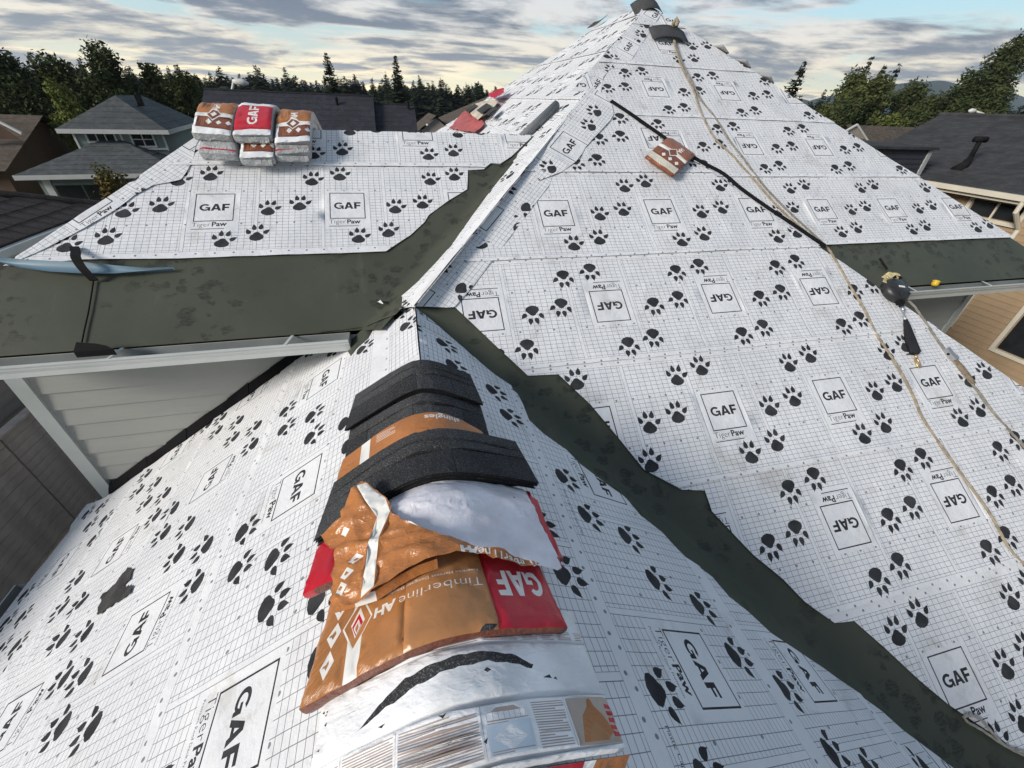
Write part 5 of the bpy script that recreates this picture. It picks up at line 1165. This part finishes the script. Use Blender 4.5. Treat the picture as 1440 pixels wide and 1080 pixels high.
def conifer(seed, H_, W_, tiers, m=LF_C, wind=0, per=9):
    r = random.Random(seed); tr = MB(); tr.tube([(0, 0, 0), (wind * .1, 0, H_ * .5), (wind * .35, 0, H_)], [.018 * H_, .011 * H_, .002 * H_], 6); cr = MB()
    for i in range(tiers):
        f = (i + .5) / tiers; z = H_ * (.10 + .88 * f); L_ = W_ * (1 - f) ** .85 * r.uniform(.75, 1.15) + .015 * H_; off = V3((wind * .35 * (z / H_) ** 2, 0, 0))
        for k in range(per):
            a = r.uniform(0, 6.28); d = V3((math.cos(a), math.sin(a), 0)); d = (d + V3((wind * .12, 0, 0))).normalized(); l = L_ * r.uniform(.55, 1.1); w = l * .34 + .02 * H_; sd_ = V3((-d.y, d.x, 0)); b = off + V3((0, 0, z + r.uniform(-.8, .8) * H_ / tiers)); dz = -l * r.uniform(.12, .42)
            for j in range(3):
                u0, u1 = j / 3, (j + 1.25) / 3; p0 = b + d * l * u0 + V3((0, 0, dz * u0 * u0)); p1 = b + d * l * u1 + V3((0, 0, dz * u1 * u1 + .02 * H_ * (j == 2)))
                ww = w * (1.1 - u0 * .6) * r.uniform(.7, 1.2); tw_ = V3((0, 0, r.uniform(-.5, .2) * ww))
                cr.poly([p0 - sd_ * ww * .3, p0 - sd_ * ww + d * l * .12 + tw_, p1, p0 + sd_ * ww + d * l * .12 + tw_])
        if i % 2 == 0 and tiers > 14: tr.tube([off + V3((0, 0, z)), off + V3((L_ * .5 * math.cos(i * 2.4), L_ * .5 * math.sin(i * 2.4), z - .1 * L_))], [.004 * H_, .001 * H_], 4)
    return tr.mesh('trunk', BARK), cr.mesh('crown', m)
def tree(name, label, meshes, loc, rz=0, sc=1, group=None, sz=1):
    t = thing(name, label, 'tree', loc, rz, group); t.scale = (sc, sc, sc * sz)
    link('trunk', meshes[0], t); link('crown', meshes[1], t); return t
tree('broadleaf_tree', 'tallest dark broadleaf tree behind the sage green house', leafy(1, 10.0, 3.1, 13000, .19, .5, .1, LF_D, 14, wind=.5), (-21.8, 45, ZG - .6))
tree('broadleaf_tree', 'dark tree at the left end of the treeline beyond the rust house', leafy(2, 9.2, 3.6, 13000, .2, .3, .1, LF_D, 14), (-27.8, 45, ZG - .6))
tree('broadleaf_tree', 'dark bushy tree between the far left tree and the tallest tree', leafy(3, 9.0, 3.2, 12000, .2, 0, .1, LF_M, 13), (-24.8, 46, ZG - .6))
tree('willow_tree', 'yellow green drooping tree beside the sage green house', leafy(4, 6.9, 1.55, 7000, .11, .1, .12, LF_Y, 10, 1.2), (-16.6, 29.5, ZG))
tree('broadleaf_tree', 'mid green tree standing right of the tallest dark tree', leafy(5, 8.9, 2.5, 9000, .18, .4, .1, LF_M, 12, wind=.4), (-19.4, 46, ZG - .6))
tree('broadleaf_tree', 'loose mid green tree above the sage house ridge', leafy(6, 8.6, 2.5, 9000, .18, .4, .1, LF_M, 12, wind=.4), (-17.0, 46, ZG - .7))
tree('broadleaf_tree', 'low dark tree behind the left corner of the sage house roof', leafy(7, 6.4, 2.4, 5000, .17, 0, m=LF_D), (-18.6, 40, ZG))
tree('broadleaf_tree', 'low dark tree between the willow and the rust house', leafy(9, 6.4, 2.2, 5000, .16, 0, m=LF_D), (-20.6, 38, ZG))
tree('maple_tree', 'small orange and green maple in front of the garage door', leafy(8, 4.4, 1.25, 3000, .085, .1, .3, LF_O, 8), (-10.75, 19.4, ZG))
tree('fir_tree', 'single fir standing above the treeline right of the lamp', conifer(1, 12.5, 3.6, 30, per=12), (-9.0, 78, ZG - .8))
tree('fir_tree', 'slim fir standing above the treeline over the second navy roof', conifer(2, 12.6, 3.2, 30, per=12), (.6, 78, ZG - .8))
# right-hand groups
tree('fir_tree', 'lone windblown fir left of the right tree group', conifer(3, 13, 4.0, 24, wind=4, per=12), (47, 52, ZG - 1))
rgt = [(54, 50, 9.5, 3.6, LF_D, 'dark low tree at the left foot of the right group'), (55.5, 52, 12.6, 4.2, LF_M, 'mid green windblown tree in the left half of the right group'), (60, 52, 12.4, 4.6, LF_M, 'broad mid green tree in the middle of the right group'), (66, 52, 12.0, 4.4, LF_D, 'dark windblown tree at the right end of the right group'), (62, 49, 8.2, 4.2, LF_Y, 'lighter green tree low in front of the right group')]
for i, (x, y, h, w, m, lab) in enumerate(rgt): tree('windblown_tree', lab, leafy(20 + i, h, w, 13000, .25, 1.1, .08, m, 14, wind=.7), (x, y, ZG - 1))
for i, (x, y, h, lab) in enumerate(((59, 54, 14.2, 'left pointed fir rising out of the right group'), (63, 55, 13.6, 'middle pointed fir rising out of the right group'), (66.5, 56, 14.0, 'right pointed fir rising out of the right group'))): tree('fir_tree', lab, conifer(30 + i, h, 2.6, 22, wind=3.5), (x, y, ZG - 1))
big = [(64.5, 47, 10.5, 3.2, LF_D, 'dark tree at the left foot of the far right trees'), (67, 46, 12.8, 3.2, LF_D, 'dark tree in the middle of the far right trees'), (69.8, 46, 15.4, 3.4, LF_D, 'tallest dark tree at the right edge of the picture'), (72.8, 47, 17, 3.6, LF_D, 'dark tree partly cut off by the right edge of the picture'), (67.5, 44, 9, 3.4, LF_M, 'mid green tree low in front of the far right trees')]
for i, (x, y, h, w, m, lab) in enumerate(big): tree('windblown_tree', lab, leafy(40 + i, h, w, 13000, .25, 1.0, .06, m, 14, wind=.6), (x, y, ZG - 1))
for i, (x, y, h) in enumerate(((33, 46, 6.5), (38, 48, 7), (43, 50, 7.2))): tree('shrub_tree', ['low green tree just right of the peak slope', 'second low green tree beyond the right hip', 'third low green tree by the lone fir'][i], leafy(60 + i, h, 3, 4000, .22, .3, .05, LF_M, 8), (x, y, ZG - 1))
# forest edge on the horizon
vars_ = [conifer(70 + i, 1, .40 + .05 * i, 20, per=11) for i in range(4)]
rn = random.Random(12); lab = 'dark conifer in the forest edge along the horizon'
for i in range(170):
    az = rn.uniform(-58, 22) if i < 140 else rn.uniform(30, 62); d = rn.uniform(115, 190); az_ = R(az); h = d * rn.uniform(.008, .036) + 8.0 + (1.5 if az < -35 else 0)
    o = bpy.data.objects.new('conifer', vars_[i % 4][1]); C.objects.link(o); x, y = d * math.sin(az_), d * math.cos(az_); o.location = (x, y, gz(x, y) - .2); o.scale = (h * rn.uniform(.7, 1), h * rn.uniform(.7, 1), h); o.rotation_euler = (0, 0, rn.uniform(0, 6.28)); tag(o, lab, 'tree', 'conifers along the horizon')
mb = MB(); src = [[tuple(v.co) for v in m_[1].vertices] for m_ in vars_]; srf = [[tuple(p.vertices) for p in m_[1].polygons] for m_ in vars_]
for i in range(1300):
    az_ = R(rn.uniform(-62, 66)); d = rn.uniform(140, 420); h = 9.2 + d * rn.uniform(.008, .024); x, y = d * math.sin(az_), d * math.cos(az_); z = gz(x, y) - .5; b = len(mb.v); k = i % 4; w = h * rn.uniform(1.0, 1.5)
    mb.v += [(x + v[0] * w, y + v[1] * w, z + v[2] * h) for v in src[k]]
    for f in srf[k]: mb.face([b + q for q in f])
tag(mb.obj('forest', LF_C), kind='stuff')

# ------------------------------------------------------------------ air
HZ = bpy.data.materials.new('haze_air'); HZ.use_nodes = True; nt = HZ.node_tree; nt.nodes.clear()
pv = nt.nodes.new('ShaderNodeVolumePrincipled'); pv.inputs['Color'].default_value = (.72, .83, .95, 1); pv.inputs['Density'].default_value = .00016; pv.inputs['Anisotropy'].default_value = .2
nt.links.new(pv.outputs[0], nt.nodes.new('ShaderNodeOutputMaterial').inputs['Volume'])
mb = MB(); mb.box((-4400, -3200, -40), (4400, 3200, 240)); tag(mb.obj('haze', HZ), kind='stuff')
